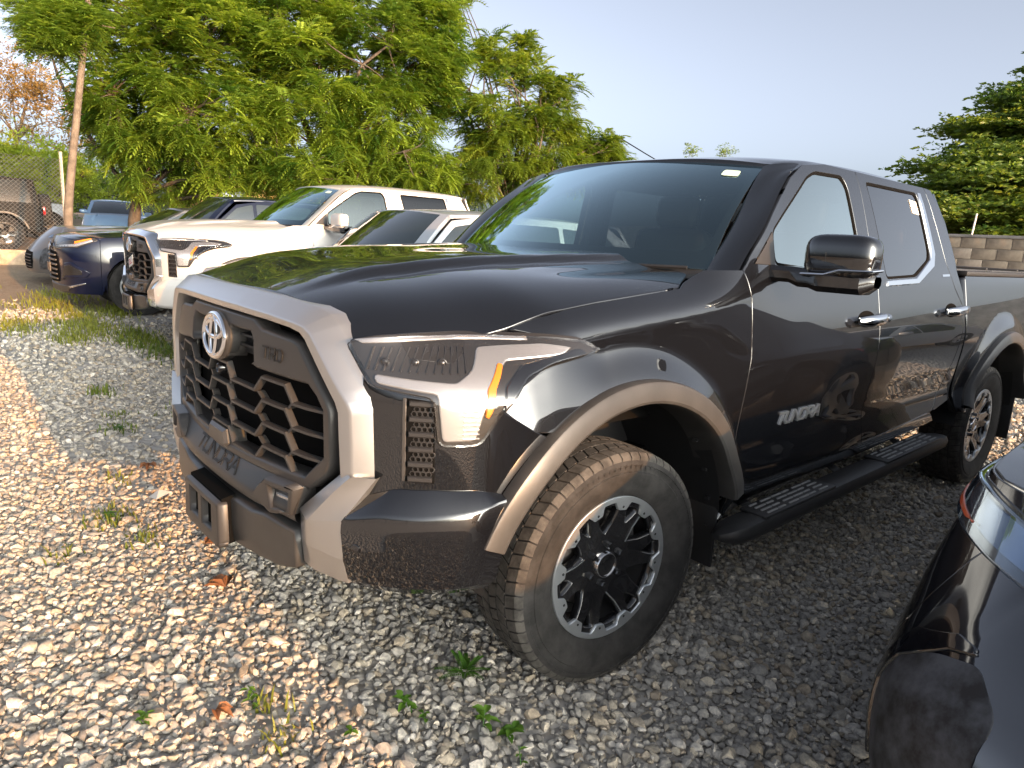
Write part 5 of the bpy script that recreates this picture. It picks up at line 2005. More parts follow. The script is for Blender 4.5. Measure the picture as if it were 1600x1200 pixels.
def bark_material(name, c1, c2):
    m = mat(name, c1, .9, var=.4, vscale=9, var_col=c2, bump=.6, bscale=18, bdist=.03)
    return m
M_BARK = bark_material('grey_brown_bark', (.055, .045, .035), (.12, .095, .07))
M_BARKL = bark_material('pale_smooth_bark', (.10, .078, .058), (.17, .135, .10))
M_NEEM = leaf_material('neem_leaves', (.055, .130, .018), (.27, .37, .045), .45)
M_NEEM2 = leaf_material('neem_leaves_dark', (.058, .130, .020), (.25, .32, .04), .45)
M_TIER = leaf_material('tiered_leaves', (.065, .135, .026), (.23, .29, .042), .38)
M_DRYL = leaf_material('dry_feathery_leaves', (.20, .12, .04), (.30, .21, .07), .35)
M_LIME = leaf_material('lime_leaves', (.20, .28, .03), (.36, .42, .05), .45)
M_GRASS = leaf_material('grass_blades', (.07, .12, .02), (.26, .27, .05), .35)
M_WEED = leaf_material('weed_leaves', (.05, .14, .02), (.14, .26, .04), .35)

def frame_of(d, rnd, droop=None):
    """orthonormal frames for directions d (n,3): along, side, up-ish"""
    d = d / np.linalg.norm(d, axis=1)[:, None]
    up = np.tile(np.array([0., 0, 1]), (len(d), 1))
    s = np.cross(d, up)
    l = np.linalg.norm(s, axis=1)
    s[l < 1e-3] = (1, 0, 0)
    s /= np.linalg.norm(s, axis=1)[:, None]
    u = np.cross(s, d)
    return d, s, u

def frond_template(pairs=7, L=.38, leaf=.085, w=.021, droop=.55):
    """a pinnate leaf lying along +x, arching down; returns V, F(tris)"""
    V, F = [], []
    def pt(t):
        a = droop * t
        return np.array([L * (math.sin(a) / max(a, 1e-3)) * t, 0, -L * t * (1 - math.cos(a)) / max(a, 1e-3)])
    # stalk
    b = len(V)
    for t in (0, .5, 1):
        p = pt(t)
        V += [p + (0, .0022 * (1.2 - t), 0), p - (0, .0022 * (1.2 - t), 0)]
    F += [(b, b + 2, b + 1), (b + 1, b + 2, b + 3), (b + 2, b + 4, b + 3), (b + 3, b + 4, b + 5)]
    for k in range(pairs + 1):
        t = .16 + .84 * k / pairs
        p = pt(t)
        l = leaf * (.62 + .75 * math.sin(math.pi * (.18 + .72 * t))) * .8
        for sg in ((1, -1) if k < pairs else (0,)):
            fwd = .55 + .25 * t if sg else 1
            d = np.array([fwd, sg * 1.0, -.22 - .25 * t])
            if not sg:
                d = np.array([1, 0, -.9])
            d /= np.linalg.norm(d)
            n = np.array([-.1, 0, 1.])
            s = np.cross(d, n)
            s /= np.linalg.norm(s)
            b = len(V)
            V += [p, p + d * l * .45 + s * w * .5 + np.array([0, 0, .004]), p + d * l + np.array([.012 * (1 if sg else 0), 0, -.010]), p + d * l * .40 - s * w * .5 + np.array([0, 0, .004])]
            F += [(b, b + 1, b + 2), (b, b + 2, b + 3)]
    return np.array(V), np.array(F)

def spray_template(n=16, L=.16, w=.05, rnd=None, flat=.5):
    """rosette of plain leaves"""
    V, F = [], []
    for k in range(n):
        a = rnd.uniform(0, 6.283)
        e = rnd.uniform(-.4, .9) * flat
        d = np.array([math.cos(a) * math.cos(e), math.sin(a) * math.cos(e), math.sin(e)])
        s = np.cross(d, rnd.normal(size=3))
        s /= np.linalg.norm(s)
        p = d * L * rnd.uniform(.1, .7)
        l = L * rnd.uniform(.6, 1.1)
        b = len(V)
        V += [p, p + d * l * .5 + s * w * .5, p + d * l, p + d * l * .5 - s * w * .5]
        F += [(b, b + 1, b + 2), (b, b + 2, b + 3)]
    return np.array(V), np.array(F)

def place_template(V, F, pos, fr, scale, tone):
    """copies of a template at pos with frames (d,s,u) -> big arrays"""
    d, s, u = fr
    n, m = len(pos), len(V)
    P = pos[:, None, :] + scale[:, None, None] * (V[None, :, 0:1] * d[:, None, :] + V[None, :, 1:2] * s[:, None, :] + V[None, :, 2:3] * u[:, None, :])
    FF = F[None] + (np.arange(n) * m)[:, None, None]
    return P.reshape(-1, 3), FF.reshape(-1, 3), np.repeat(tone, m)

def foliage_object(name, parts, material, parent, kind='stuff'):
    Vs, Fs, Ts, b = [], [], [], 0
    for V, F, T in parts:
        Vs.append(V)
        Fs.append(F + b)
        Ts.append(T)
        b += len(V)
    V, F, T = np.vstack(Vs), np.vstack(Fs), np.concatenate(Ts)
    me = bpy.data.meshes.new(name)
    me.vertices.add(len(V))
    me.vertices.foreach_set('co', V.astype(np.float32).ravel())
    me.loops.add(F.size)
    me.loops.foreach_set('vertex_index', F.astype(np.int32).ravel())
    me.polygons.add(len(F))
    me.polygons.foreach_set('loop_start', np.arange(0, F.size, 3, dtype=np.int32))
    me.polygons.foreach_set('loop_total', np.full(len(F), 3, np.int32))
    a = me.attributes.new('tone', 'FLOAT', 'POINT')
    a.data.foreach_set('value', np.clip(T, 0, 1).astype(np.float32))
    me.update(calc_edges=True)
    o = link(name, me, material, parent)
    if kind:
        o['kind'] = kind
    return o

def limb_path(a, b, rnd, n=6, sag=.12):
    a, b = np.array(a, float), np.array(b, float)
    L = np.linalg.norm(b - a)
    off = rnd.normal(size=3) * L * .07
    return [tuple(a + (b - a) * t + off * math.sin(math.pi * t) + np.array([0, 0, sag * L * math.sin(math.pi * t)])) for t in np.linspace(0, 1, n)]

def leafy_tree(name, label, cat, base, lobes, ncl, seed, leafmat, barkmat, trunk_r=.2, fork=.35, template='frond', tscale=1., fr_per=26, tone0=.35, group=None, twig=True, lean=(0, 0), inner=.35, tone_var=.22, spread=.30, skinny=False):
    """lobes: list of (centre(3), radii(3), weight)"""
    rnd = np.random.default_rng(seed)
    T = thing(name, label, cat, base, 0, group)
    base = np.array(base, float)
    W = np.array([l[2] for l in lobes], float)
    W /= W.sum()
    C = []
    for li in rnd.choice(len(lobes), ncl, p=W):
        c, r, _ = lobes[li]
        d = rnd.normal(size=3)
        d /= np.linalg.norm(d)
        q = rnd.uniform(inner, 1.0)**.55
        C.append(np.array(c) + np.array(r) * d * q)
    C = np.array(C) - base
    C = C[C[:, 2] > .35]
    ncl = len(C)
    # trunk and limbs
    top = np.array([lean[0], lean[1], 0]) + np.array([0, 0, 1.]) * (np.mean([l[0][2] for l in lobes]) - base[2]) * fork
    g = G()
    pth = limb_path((0, 0, -.1), top, rnd, 7, 0)
    g.tube(pth, list(np.linspace(trunk_r * 1.25, trunk_r * .8, 7)), 10)
    g.build('trunk', barkmat, T, smooth=60)
    nodes = [np.array(pth[-1])]
    g = G()
    for c, r, w_ in lobes:
        c = np.array(c) - base
        for k in range(3 if not skinny else 1):
            e = c + np.array(r) * rnd.uniform(-.45, .45, 3)
            p = limb_path(top, e, rnd, 7)
            g.tube(p, list(np.linspace(trunk_r * .42, trunk_r * .10, 7)), 6)
            nodes += [np.array(q) for q in p[2:]]
    nodes = np.array(nodes)
    if twig:
        for i, c in enumerate(C):
            k = np.argmin(((nodes - c)**2).sum(1))
            p = limb_path(nodes[k], c, rnd, 4, -.04)
            g.tube(p, [.022 * tscale, .016 * tscale, .011 * tscale, .005 * tscale], 4, caps=False)
    g.build('limbs', barkmat, T, smooth=60)
    # leaves
    parts = []
    ctone = np.clip(tone0 + rnd.normal(size=ncl) * tone_var, 0, 1)
    mid = np.mean([np.array(l[0]) - base for l in lobes], 0)
    if template == 'frond':
        tmpl = [frond_template(6, .40, .115, .036, 1.1), frond_template(7, .46, .12, .036, 1.5), frond_template(6, .36, .105, .034, 1.3)]
        idx = np.repeat(np.arange(ncl), fr_per)
        n = len(idx)
        az = rnd.uniform(0, 6.283, n)
        el = rnd.uniform(-.15, .95, n)
        d = np.stack([np.cos(az) * np.cos(el), np.sin(az) * np.cos(el), np.sin(el)], 1)
        od = C[idx] - mid
        od /= np.linalg.norm(od, axis=1)[:, None] + 1e-6
        d = d + od * .45
        fr = frame_of(d, rnd)
        # roll
        ro = rnd.normal(size=n) * .22
        s2 = fr[1] * np.cos(ro)[:, None] + fr[2] * np.sin(ro)[:, None]
        u2 = -fr[1] * np.sin(ro)[:, None] + fr[2] * np.cos(ro)[:, None]
        fr = (fr[0], s2, u2)
        pos = C[idx] + rnd.normal(size=(n, 3)) * np.array([spread, spread, spread * .8]) * .30 * tscale
        sc = rnd.uniform(.55, 1.3, n) * rnd.uniform(.8, 1.15, ncl)[idx] * tscale
        kind = rnd.integers(0, 3, n)
        tone = ctone[idx] + rnd.normal(size=n) * .10
        for k in range(3):
            q = kind == k
            parts.append(place_template(*tmpl[k], pos[q], tuple(f[q] for f in fr), sc[q], tone[q]))
    else:
        tmpl = [spray_template(14, .22 if template == 'flat' else .16, .07 if template == 'flat' else .045, np.random.default_rng(seed + k), .35 if template == 'flat' else 1.3) for k in range(3)]
        idx = np.repeat(np.arange(ncl), fr_per)
        n = len(idx)
        pos = C[idx] + rnd.normal(size=(n, 3)) * np.array([spread, spread, spread * (.26 if template == 'flat' else .8)]) * tscale
        az = rnd.uniform(0, 6.283, n)
        d = np.stack([np.cos(az), np.sin(az), rnd.normal(size=n) * .15], 1)
        fr = frame_of(d, rnd)
        sc = rnd.uniform(.7, 1.3, n) * tscale
        tone = ctone[idx] + rnd.normal(size=n) * .12
        kind = rnd.integers(0, 3, n)
        for k in range(3):
            q = kind == k
            parts.append(place_template(*tmpl[k], pos[q], tuple(f[q] for f in fr), sc[q], tone[q]))
    foliage_object('crown', parts, leafmat, T)
    return T

def view_pt(px, py, depth):
    """a place in the yard from its bearing off the photograph (used for distances of background things)"""
    d = _fw + _r2 * ((px - 800) / 1098.1) - _u2 * ((py - 600) / 1098.1)
    return np.array(CAM + d * depth)

A = view_pt
def lobe(px, py, dep, rx, rz, w=1., ry=None):
    return (A(px, py, dep), (ry or rx, rx, rz), w)
gA = 'neem trees behind the parked row'
bA = A(215, 345, 17.5); bA[2] = gz(bA[0])
leafy_tree('neem_tree', 'broad bright green neem tree above the navy suv at the left', 'tree', bA,
           [lobe(95, 40, 16, 1.0, .7, .7), lobe(210, 40, 16, 1.6, 1.2, 1.3), lobe(330, 60, 16, 1.7, 1.3, 1.4), lobe(230, 170, 16, 1.6, 1.0, 1.2), lobe(350, 190, 16, 1.6, 1.1, 1.3), lobe(260, -90, 17, 2.4, 1.6, 1.8), lobe(250, 265, 17, 1.5, .7, .7), lobe(170, 200, 17, .8, .7, .5), lobe(390, 270, 16.5, 1.2, .6, .6)],
           720, 11, M_NEEM, M_BARK, .15, group=gA, tone0=.52, fr_per=26, inner=.25)
bB = A(520, 345, 18); bB[2] = gz(bB[0])
leafy_tree('neem_tree', 'tall dense neem tree rising behind the white pickup cab', 'tree', bB,
           [lobe(450, 60, 16.5, 1.5, 1.3, 1.3), lobe(570, 40, 17, 1.6, 1.3, 1.3), lobe(650, 110, 17, 1.0, 1.0, .8), lobe(480, 180, 16.5, 1.5, 1.1, 1.2), lobe(590, 190, 17, 1.4, 1.1, 1.1), lobe(530, -90, 17.5, 2.2, 1.5, 1.5), lobe(670, 20, 17, .8, .8, .5), lobe(640, 260, 17, 1.2, .7, .7), lobe(500, 270, 16.5, 1.3, .6, .6), lobe(700, 90, 17, .45, .5, .2)],
           720, 12, M_NEEM, M_BARK, .15, group=gA, tone0=.42, fr_per=26, inner=.25)
bC = A(800, 350, 19); bC[2] = gz(bC[0])
leafy_tree('neem_tree', 'lower open neem tree with bare twigs behind the black truck windshield', 'tree', bC,
           [lobe(760, 190, 18, .9, .8, .8), lobe(740, 270, 18, 1.2, .7, .9), lobe(812, 105, 18.5, .30, .85, .30), lobe(850, 135, 18.5, .28, .75, .26), lobe(880, 150, 18.5, .25, .55, .18), lobe(820, 190, 18.5, .7, .6, .5), lobe(870, 195, 18.5, .6, .55, .45), lobe(930, 240, 19, .75, .55, .8), lobe(860, 265, 18.5, 1.3, .55, .9), lobe(700, 150, 18, .6, .6, .35), lobe(790, 240, 18.5, 1.2, .7, .9), lobe(755, 75, 18, .35, .35, .14), lobe(720, 5, 18, .3, .3, .12), lobe(960, 262, 19, .5, .4, .35), lobe(772, 110, 18, .35, .4, .16)],
           330, 13, M_NEEM2, M_BARK, .10, group=gA, tone0=.5, spread=.26, inner=.15)
# slim leaning trunk in front of the neem
b0 = A(104, 385, 12.6); b0[2] = gz(b0[0])
T_ = thing('slender_tree', 'slim pale leaning trunk beside the wire fence left of the navy suv', 'tree', tuple(b0))
g = G()
pts = [A(103, 385, 12.6), A(107, 330, 12.6), A(113, 250, 12.6), A(120, 180, 12.6), A(129, 90, 12.6), A(140, -20, 12.6)]
pts = [tuple(p - b0) for p in pts]
pts[0] = (pts[0][0], pts[0][1], -.1)
g.tube(catmull(pts, 5), list(np.linspace(.078, .050, 26)), 10)
g.tube([tuple(A(127, 42, 12.6) - b0), tuple(A(150, 38, 12.6) - b0), tuple(A(180, 44, 12.7) - b0)], [.02, .016, .008], 6)
g.build('trunk', M_BARKL, T_, smooth=60)
rnd_ = np.random.default_rng(4)
Cc = np.array([A(45 + 105 * rnd_.random(), -5 + 85 * rnd_.random(), 12.35 + rnd_.normal() * .25) for _ in range(52)]) - b0
tm = frond_template(6, .36, .10, .032, 1.2)
idx = np.repeat(np.arange(len(Cc)), 20)
az = rnd_.uniform(0, 6.28, len(idx))
d_ = np.stack([np.cos(az), np.sin(az), rnd_.uniform(-.2, .9, len(idx))], 1)
foliage_object('crown', [place_template(*tm, Cc[idx] + rnd_.normal(size=(len(idx), 3)) * .08, frame_of(d_, rnd_), rnd_.uniform(.7, 1.1, len(idx)), np.clip(.45 + rnd_.normal(size=len(idx)) * .2, 0, 1))], M_NEEM, T_)
# tiered tree behind the wall at the right
bR = A(1640, 400, 27); bR[2] = 0
tiers = []
rr = np.random.default_rng(8)
for (z, rad, n) in ((1.7, 4.6, 8), (2.3, 5.6, 10), (3.0, 6.1, 12), (3.7, 6.0, 12), (4.4, 5.5, 11), (5.1, 4.9, 10), (5.8, 4.2, 8), (6.5, 3.6, 7), (7.2, 2.9, 6), (7.9, 2.3, 4), (8.6, 1.6, 3), (9.3, 1.1, 2), (10.0, .6, 1)):
    for k in range(n):
        a = 2 * math.pi * (k + rr.random()) / n
        q = rad * rr.uniform(.45, .85)
        c = np.array([bR[0] + q * math.cos(a), bR[1] + q * math.sin(a), z + rr.normal() * .15])
        tiers.append((c, (rad * .40, rad * .40, .30), 1.))
leafy_tree('tiered_tree', 'dark green tree with flat layered branches behind the block wall', 'tree', bR, tiers, 3600, 21, M_TIER, M_BARK, .2, fork=.9, template='flat', fr_per=11, tone0=.40, spread=.46, inner=.03, skinny=True, twig=False)
# trees and bushes far at the left
def far_tree(px, py, dep, rx, rz, seed, m, label, cat, ncl, name='background_tree', tmpl='round', group=None, hb=None, tone=.5, fr=10, tsc=1.3, bark=M_BARK, tr=.12):
    c = A(px, py, dep)
    b = c.copy(); b[2] = float(gz(c[0]))
    ls = [(c + np.array([0, rx * .5, 0]), (rx * .6, rx * .6, rz * .7), 1), (c - np.array([0, rx * .5, .1]), (rx * .6, rx * .6, rz * .7), 1), (c + np.array([0, 0, rz * .4]), (rx * .6, rx * .6, rz * .6), 1)]
    return leafy_tree(name, label, cat, b, ls, ncl, seed, m, bark, tr, fork=.7, template=tmpl, fr_per=fr, tone0=tone, spread=.34, tscale=tsc, inner=.1, group=group)
far_tree(25, 175, 34, 3.4, 3.2, 31, M_DRYL, 'dry orange brown feathery tree far behind the wire fence', 'tree', 120, fr=7, tsc=1.2, bark=M_BARKL)
far_tree(20, 270, 29, 2.0, 1.4, 32, M_LIME, 'lime green bush behind the black off-roader', 'bush', 70, name='background_bush')
far_tree(95, 285, 34, 2.0, 1.3, 33, M_LIME, 'yellow green shrub beside the slim trunk far behind the fence', 'bush', 60, name='background_bush', tone=.3)
far_tree(150, 300, 40, 3.0, 1.8, 34, M_NEEM2, 'green bush beneath the neem far behind the blue car', 'bush', 80, name='background_bush')
0 and far_tree(-60, 200, 36, 3.5, 3.0, 36, M_NEEM2, 'green tree behind the fence at the left edge', 'tree', 120)
far_tree(1590, 412, 17.4, .55, .45, 35, M_WEED, 'small leafy green bush in front of the block wall', 'bush', 22, name='wall_bush', tsc=.6, fr=12, tr=.02)
for px, py, s in ((1080, 233, 41), (1132, 236, 42)):
    far_tree(px, py + 3, 60, .34, .2, s, M_NEEM2, 'tiny tree top peeking over the black truck roof' + (' in the middle' if px < 1100 else ' just right of the other'), 'tree', 9, tsc=1.0, fr=7, tr=.04)

# ------------------------------------------------------------------ block wall
Wt = thing('block_wall', 'weathered sandcrete block wall closing the yard behind the truck bed', 'wall', (0, 15.4, 0))
mats_b = [mat('sandcrete_block', (.32, .26, .195), .9, var=.2, vscale=5, bump=.5, bscale=60, bdist=.006), mat('pale_sandcrete_block', (.36, .30, .24), .9, var=.2, vscale=5, bump=.5, bscale=60, bdist=.006), mat('grey_render_block', (.34, .33, .30), .9, var=.25, vscale=4, bump=.4, bscale=60, bdist=.006)]
gm = []
for mm in mats_b:
    g = G()
    g.box((0, 0, 0), (.445, .15, .213), .008)
    o = g.build('wall_block', mm, Wt, smooth=30)
    gm.append(o)
rb = random.Random(2)
first = [True] * 3
for r_ in range(9):
    for k in range(-14, 7):
        x = .46 * k + (.23 if r_ % 2 else 0)
        kind = 2 if x < -4.1 else (1 if rb.random() < .35 else 0)
        o = gm[kind]
        if not first[kind]:
            o = o.copy()
            col.objects.link(o)
        first[kind] = False
        o.location = (x, rb.uniform(-.004, .004), .115 + .225 * r_)
g = G()
g.box((-1.65, 0, 1.0), (9.6, .115, 2.0))
g.build('mortar', mat('mortar', (.33, .29, .24), .95), Wt, smooth=0)
g = G()
g.box((-1.65, 0, 2.055), (9.9, .19, .06), .01)
g.build('coping', mat('concrete_coping', (.30, .28, .26), .9, var=.25, vscale=3), Wt)
for x0, x1 in ((-22, -6.55), (3.2, 16)):
    g = G()
    g.box(((x0 + x1) / 2, 0, 1.0), (x1 - x0, .15, 2.06))
    g.build('wall_section', mats_b[2], Wt, smooth=0)
T_ = thing('white_pole', 'thin white pole leaning behind the block wall', 'pole', (-3.0, 16.2, 0))
g = G()
p1, p0 = A(1525, 340, 17.8), A(1517, 372, 17.8)
dirp = (p1 - p0) / np.linalg.norm(p1 - p0)
T_.location = tuple(p0 - dirp * (p0[2] / dirp[2]))
g.tube([(0, 0, 0), tuple(dirp * (p1[2] / dirp[2] + .1))], .022, 8)
g.build('pole', mat('white_pipe', (.7, .68, .64), .6), T_)
# ------------------------------------------------------------------ kerb and fence at the left
g = G()
M_KERB = mat('plastered_kerb', (.36, .27, .19), .9, var=.3, vscale=5, bump=.3, bscale=30, bdist=.01)
KZ = float(gz(-15.9))
g.box((-15.9, -2.3, KZ + .13), (.22, 5.6, .36), .015)
prop(g.build('low_wall', M_KERB), 'low earth coloured kerb wall under the wire fence at the left edge', 'wall')
F_ = thing('wire_fence', 'chain link fence on the low wall in front of the black off-roader', 'fence', (-15.9, -2.3, KZ + .3))
M_WIRE = mat('galvanised_wire', (.30, .30, .29), .5, metal=.6)
for y in (-2.4, .3, 3.4):
    g = G()
    g.tube([(-.05, y, 0), (-.05, y, 2.1)], .032, 8)
    g.build('fence_post', mat('weathered_post', (.42, .38, .32), .8), F_)
g = G()
H, sp, y0, y1 = 1.95, .085, -2.5, 3.4
def wire(a, b):
    g.tube([(0, a[0], a[1]), (0, b[0], b[1])], .0042, 3, caps=False)
k = y0 - H
while k < y1:
    a, b = max(k, y0), min(k + H, y1)
    if b > a:
        wire((a, a - k), (b, b - k))
        wire((a, H - (a - k)), (b, H - (b - k)))
    k += sp
o = g.build('wire_mesh', M_WIRE, F_, smooth=0)
o['kind'] = 'stuff'
# ------------------------------------------------------------------ vehicles beyond the fence and beside the camera
import copy
JEEP = copy.deepcopy(SUV)
JEEP.update(W=.93, wheel='dark', plan=[(0, -.72), (.5, -.70), (.80, -.62), (.88, -.5), (.91, -.2), (.93, .4), (.93, 1.2), (.93, 2.4), (.93, 3.2), (.92, 3.55), (.86, 3.68), (.4, 3.72), (0, 3.73)], crown=.04, bow=.05, R=.41, arch=.50, zbot=.42, track=.82,
            zc=[(-1.2, 1.0), (-.72, 1.10), (-.5, 1.14), (0, 1.17), (.7, 1.20), (4.2, 1.20)],
            prof=[(.2, .03), (.5, 0), (.9, 0), (1.0, .01), (1.1, .03), (1.2, .05)],
            belt=(.88, 1.14, .16), ws=((.55, 1.19), (.95, 1.79), .62), roof=(.95, 3.45, 1.84), backlight=((3.5, 1.78), (3.66, 1.14)), tailcut=3.4,
            side_win=([(.60, 1.10), (.98, 1.74), (1.2, 1.80), (3.45, 1.80), (3.55, 1.78), (3.66, 1.10)], [[(.75, 1.19), (1.02, 1.70), (1.65, 1.74), (1.65, 1.19)], [(1.72, 1.19), (1.72, 1.74), (2.45, 1.74), (2.45, 1.19)], [(2.52, 1.20), (2.52, 1.74), (3.40, 1.74), (3.48, 1.20)]]), mirror=(1.02, .75, 1.3))
def jeep_tail(T, c, fb):
    for mi in (False, True):
        g = G()
        g.box((.80, 3.74, 1.02), (.14, .06, .22), .02)
        g.build('tail_light', M_RED, T, flip=mi)
    g = G()
    g.lathe([(-.12, .22), (-.12, .40), (.08, .41), (.12, .36), (.12, .22), (.05, .2), (.05, .02)], 28, axis='y', M=Matrix.Translation((0, 3.86, 1.05)))
    g.build('spare_wheel', M_TYRE, T)
    for yc in (0, c.sp['wb']):
        for mi in (False, True):
            rows = []
            for a in np.linspace(165, 15, 16):
                rows.append([(x, yc + r * math.cos(R(a)), .41 + r * math.sin(R(a))) for x, r in ((.88, .50), (1.02, .51), (1.02, .55), (.88, .56))])
            g = G()
            g.grid(rows)
            g.build('wheel_flare', M_FLARE, T, smooth=30, flip=mi, fix=True)
make_car(JEEP, 'off_roader', 'black boxy off-roader seen through the chain link fence at the left edge', 'car', (-20.6, -2.5, float(gz(-20.6))), 0, None, mat('off_roader_black', (.006, .006, .006), .5, spec=.12), glass=mat('dull_dark_glass', (.01, .012, .012), .3, spec=.3), details=jeep_tail)
make_car(JEEP, 'off_roader', 'silver off-roader facing right behind the fence post', 'car', (-25.6, 2.0, float(gz(-25.6))), math.pi, None, M_SILVERP, res=.15)
make_car(SEDAN, 'sedan', 'pale blue car under the neem behind the slim trunk', 'car', (-21.5, 3.3, float(gz(-21.5))), R(80), 'sedans around the trucks', mat('pale_blue_paint', (.20, .32, .50), .35, coat=.8), res=.15)
Hs = thing('house', 'ochre painted house glimpsed under the neem crown', 'house', (-33, 11.5, float(gz(-33))))
g = G()
g.box((0, 0, 1.4), (5, 6, 2.8))
g.build('wall', mat('ochre_paint', (.55, .33, .10), .9, var=.2, vscale=2), Hs, smooth=0)
g = G()
g.add([(-2.9, -3.4, 2.8), (2.9, -3.4, 2.8), (2.9, 3.4, 2.8), (-2.9, 3.4, 2.8), (0, -3.4, 4.0), (0, 3.4, 4.0)], [(0, 4, 5, 3), (4, 1, 2, 5), (0, 1, 4), (3, 5, 2), (0, 3, 2, 1)])
g.build('roof', mat('grey_sheet_roof', (.30, .29, .28), .6), Hs, smooth=0)
for y in (-1.6, 1.4):
    g = G()
    g.box((2.51, y, 1.5), (.06, 1.1, 1.1), .01)
    g.build('window', M_GLASSO, Hs)
make_car(SUV, 'suv', 'unseen white crossover added beyond the dark sedan to cast the shadow edge', 'car', (5.1, .22, 0), 0, 'crossovers in the parked row', M_WHITE, res=.1, details=plain_front)  # out of view; added so its shadow sets the front shade line on the gravel
make_car(SEDAN, 'sedan', 'white sedan parked behind the dark sedan', 'car', (4.6, 8.3, 0), .12, 'sedans around the trucks', M_WHITE, res=.08, details=sedan_front)
F2 = thing('panel_fence', 'welded mesh fence across the drive behind the camera', 'fence', (3, -8.5, 0))
for x in range(-12, 14, 3):
    g = G()
    g.tube([(x, 0, 0), (x, 0, 2.2)], .035, 8)
    g.build('fence_post', M_WIRE, F2)
g = G()
for i in range(0, 180):
    x = -12 + .15 * i
    g.tube([(x, .03, .1), (x, .03, 2.1)], .006, 3, caps=False)
for i in range(14):
    g.tube([(-12, .035, .1 + .15 * i), (15, .035, .1 + .15 * i)], .006, 3, caps=False)
o = g.build('fence_wires', M_WIRE, F2, smooth=0)
o['kind'] = 'stuff'
# overhead wire
g = G()
a, b = A(955, 207, 20), A(1180, 300, 40)
pts = [tuple(a + (b - a) * t - np.array([0, 0, .5 * math.sin(math.pi * t)])) for t in np.linspace(0, 1, 16)]
g.tube(pts, .018, 5)
prop(g.build('power_line', M_VOID), 'thin black overhead wire sagging down right of the neem', 'wire')

# ------------------------------------------------------------------ grass and weeds
def grass():
    rnd = np.random.default_rng(9)
    patches = [(-7.6, -.75, .5, .28, 330, .9), (-7.2, -.1, .7, .25, 420, .75), (-8.0, .0, .8, .3, 350, .8), (-6.4, .25, .6, .22, 380, .35), (-5.6, .35, .55, .2, 300, .2), (-6.6, -.35, .4, .2, 160, .7), (-9.3, -.2, .8, .4, 300, .95), (-4.0, -.55, .12, .1, 50, .3), (-2.95, -.66, .14, .1, 70, .25), (-3.3, -.60, .10, .1, 50, .3), (-3.2, -.2, .25, .15, 60, .4), (-1.35, -1.05, .15, .09, 90, .4), (-1.0, -.98, .10, .07, 50, .35), (-1.0, -1.3, .08, .06, 24, .4), (-10.5, .2, .8, .4, 260, .9), (-8.6, .5, .7, .2, 240, .5), (.45, -.98, .05, .04, 24, .7), (.62, -1.0, .06, .05, 26, .8), (-1.9, -.9, .12, .06, 30, .8)]
    V, F, T = [], [], []
    for cx, cy, rx, ry, n, tone in patches:
        for _ in range(n):
            x, y = cx + rnd.normal() * rx * .55, cy + rnd.normal() * ry * .6
            z = float(gz(x))
            h = rnd.uniform(.03, .09) * (1.3 if x < -4 else .75)
            a = rnd.uniform(0, 6.283)
            w = rnd.uniform(.003, .006) * (1.6 if x < -4 else 1)
            l = rnd.uniform(.2, .9) * h
            dx, dy = math.cos(a), math.sin(a)
            b = len(V)
            V += [(x - dy * w, y + dx * w, z), (x + dy * w, y - dx * w, z), (x + dx * l * .45 + dy * w * .7, y + dy * l * .45 - dx * w * .7, z + h * .7), (x + dx * l * .45 - dy * w * .7, y + dy * l * .45 + dx * w * .7, z + h * .7), (x + dx * l, y + dy * l, z + h)]
            F += [(b, b + 1, b + 2), (b, b + 2, b + 3), (b + 3, b + 2, b + 4)]
            T += [float(np.clip(tone + rnd.normal() * .15, 0, 1))] * 5
    o = foliage_object('grass', [(np.array(V), np.array(F), np.array(T))], M_GRASS, None)
    o['label'] = 'short green and yellow grass tufts growing through the gravel'
grass()

def leaf_blade(V, F, p, d, up, l, w, fold=.25):
    """pointed leaf with a mid fold, six triangles"""
    d = np.array(d, float); d /= np.linalg.norm(d)
    s = np.cross(d, up); s /= np.linalg.norm(s) + 1e-9
    u = np.cross(s, d)
    b = len(V)
    c = lambda t, k, z: np.array(p) + d * l * t + s * w * k + u * (z * w) - np.array([0, 0, .25 * l * t * t])
    V += [c(0, 0, 0), c(.3, .42, fold), c(.3, 0, 0), c(.3, -.42, fold), c(.65, .40, fold), c(.65, 0, 0), c(.65, -.40, fold), c(1, 0, 0)]
    F += [(b, b + 2, b + 1), (b, b + 3, b + 2), (b + 1, b + 2, b + 5), (b + 1, b + 5, b + 4), (b + 2, b + 3, b + 6), (b + 2, b + 6, b + 5), (b + 4, b + 5, b + 7), (b + 5, b + 6, b + 7)]

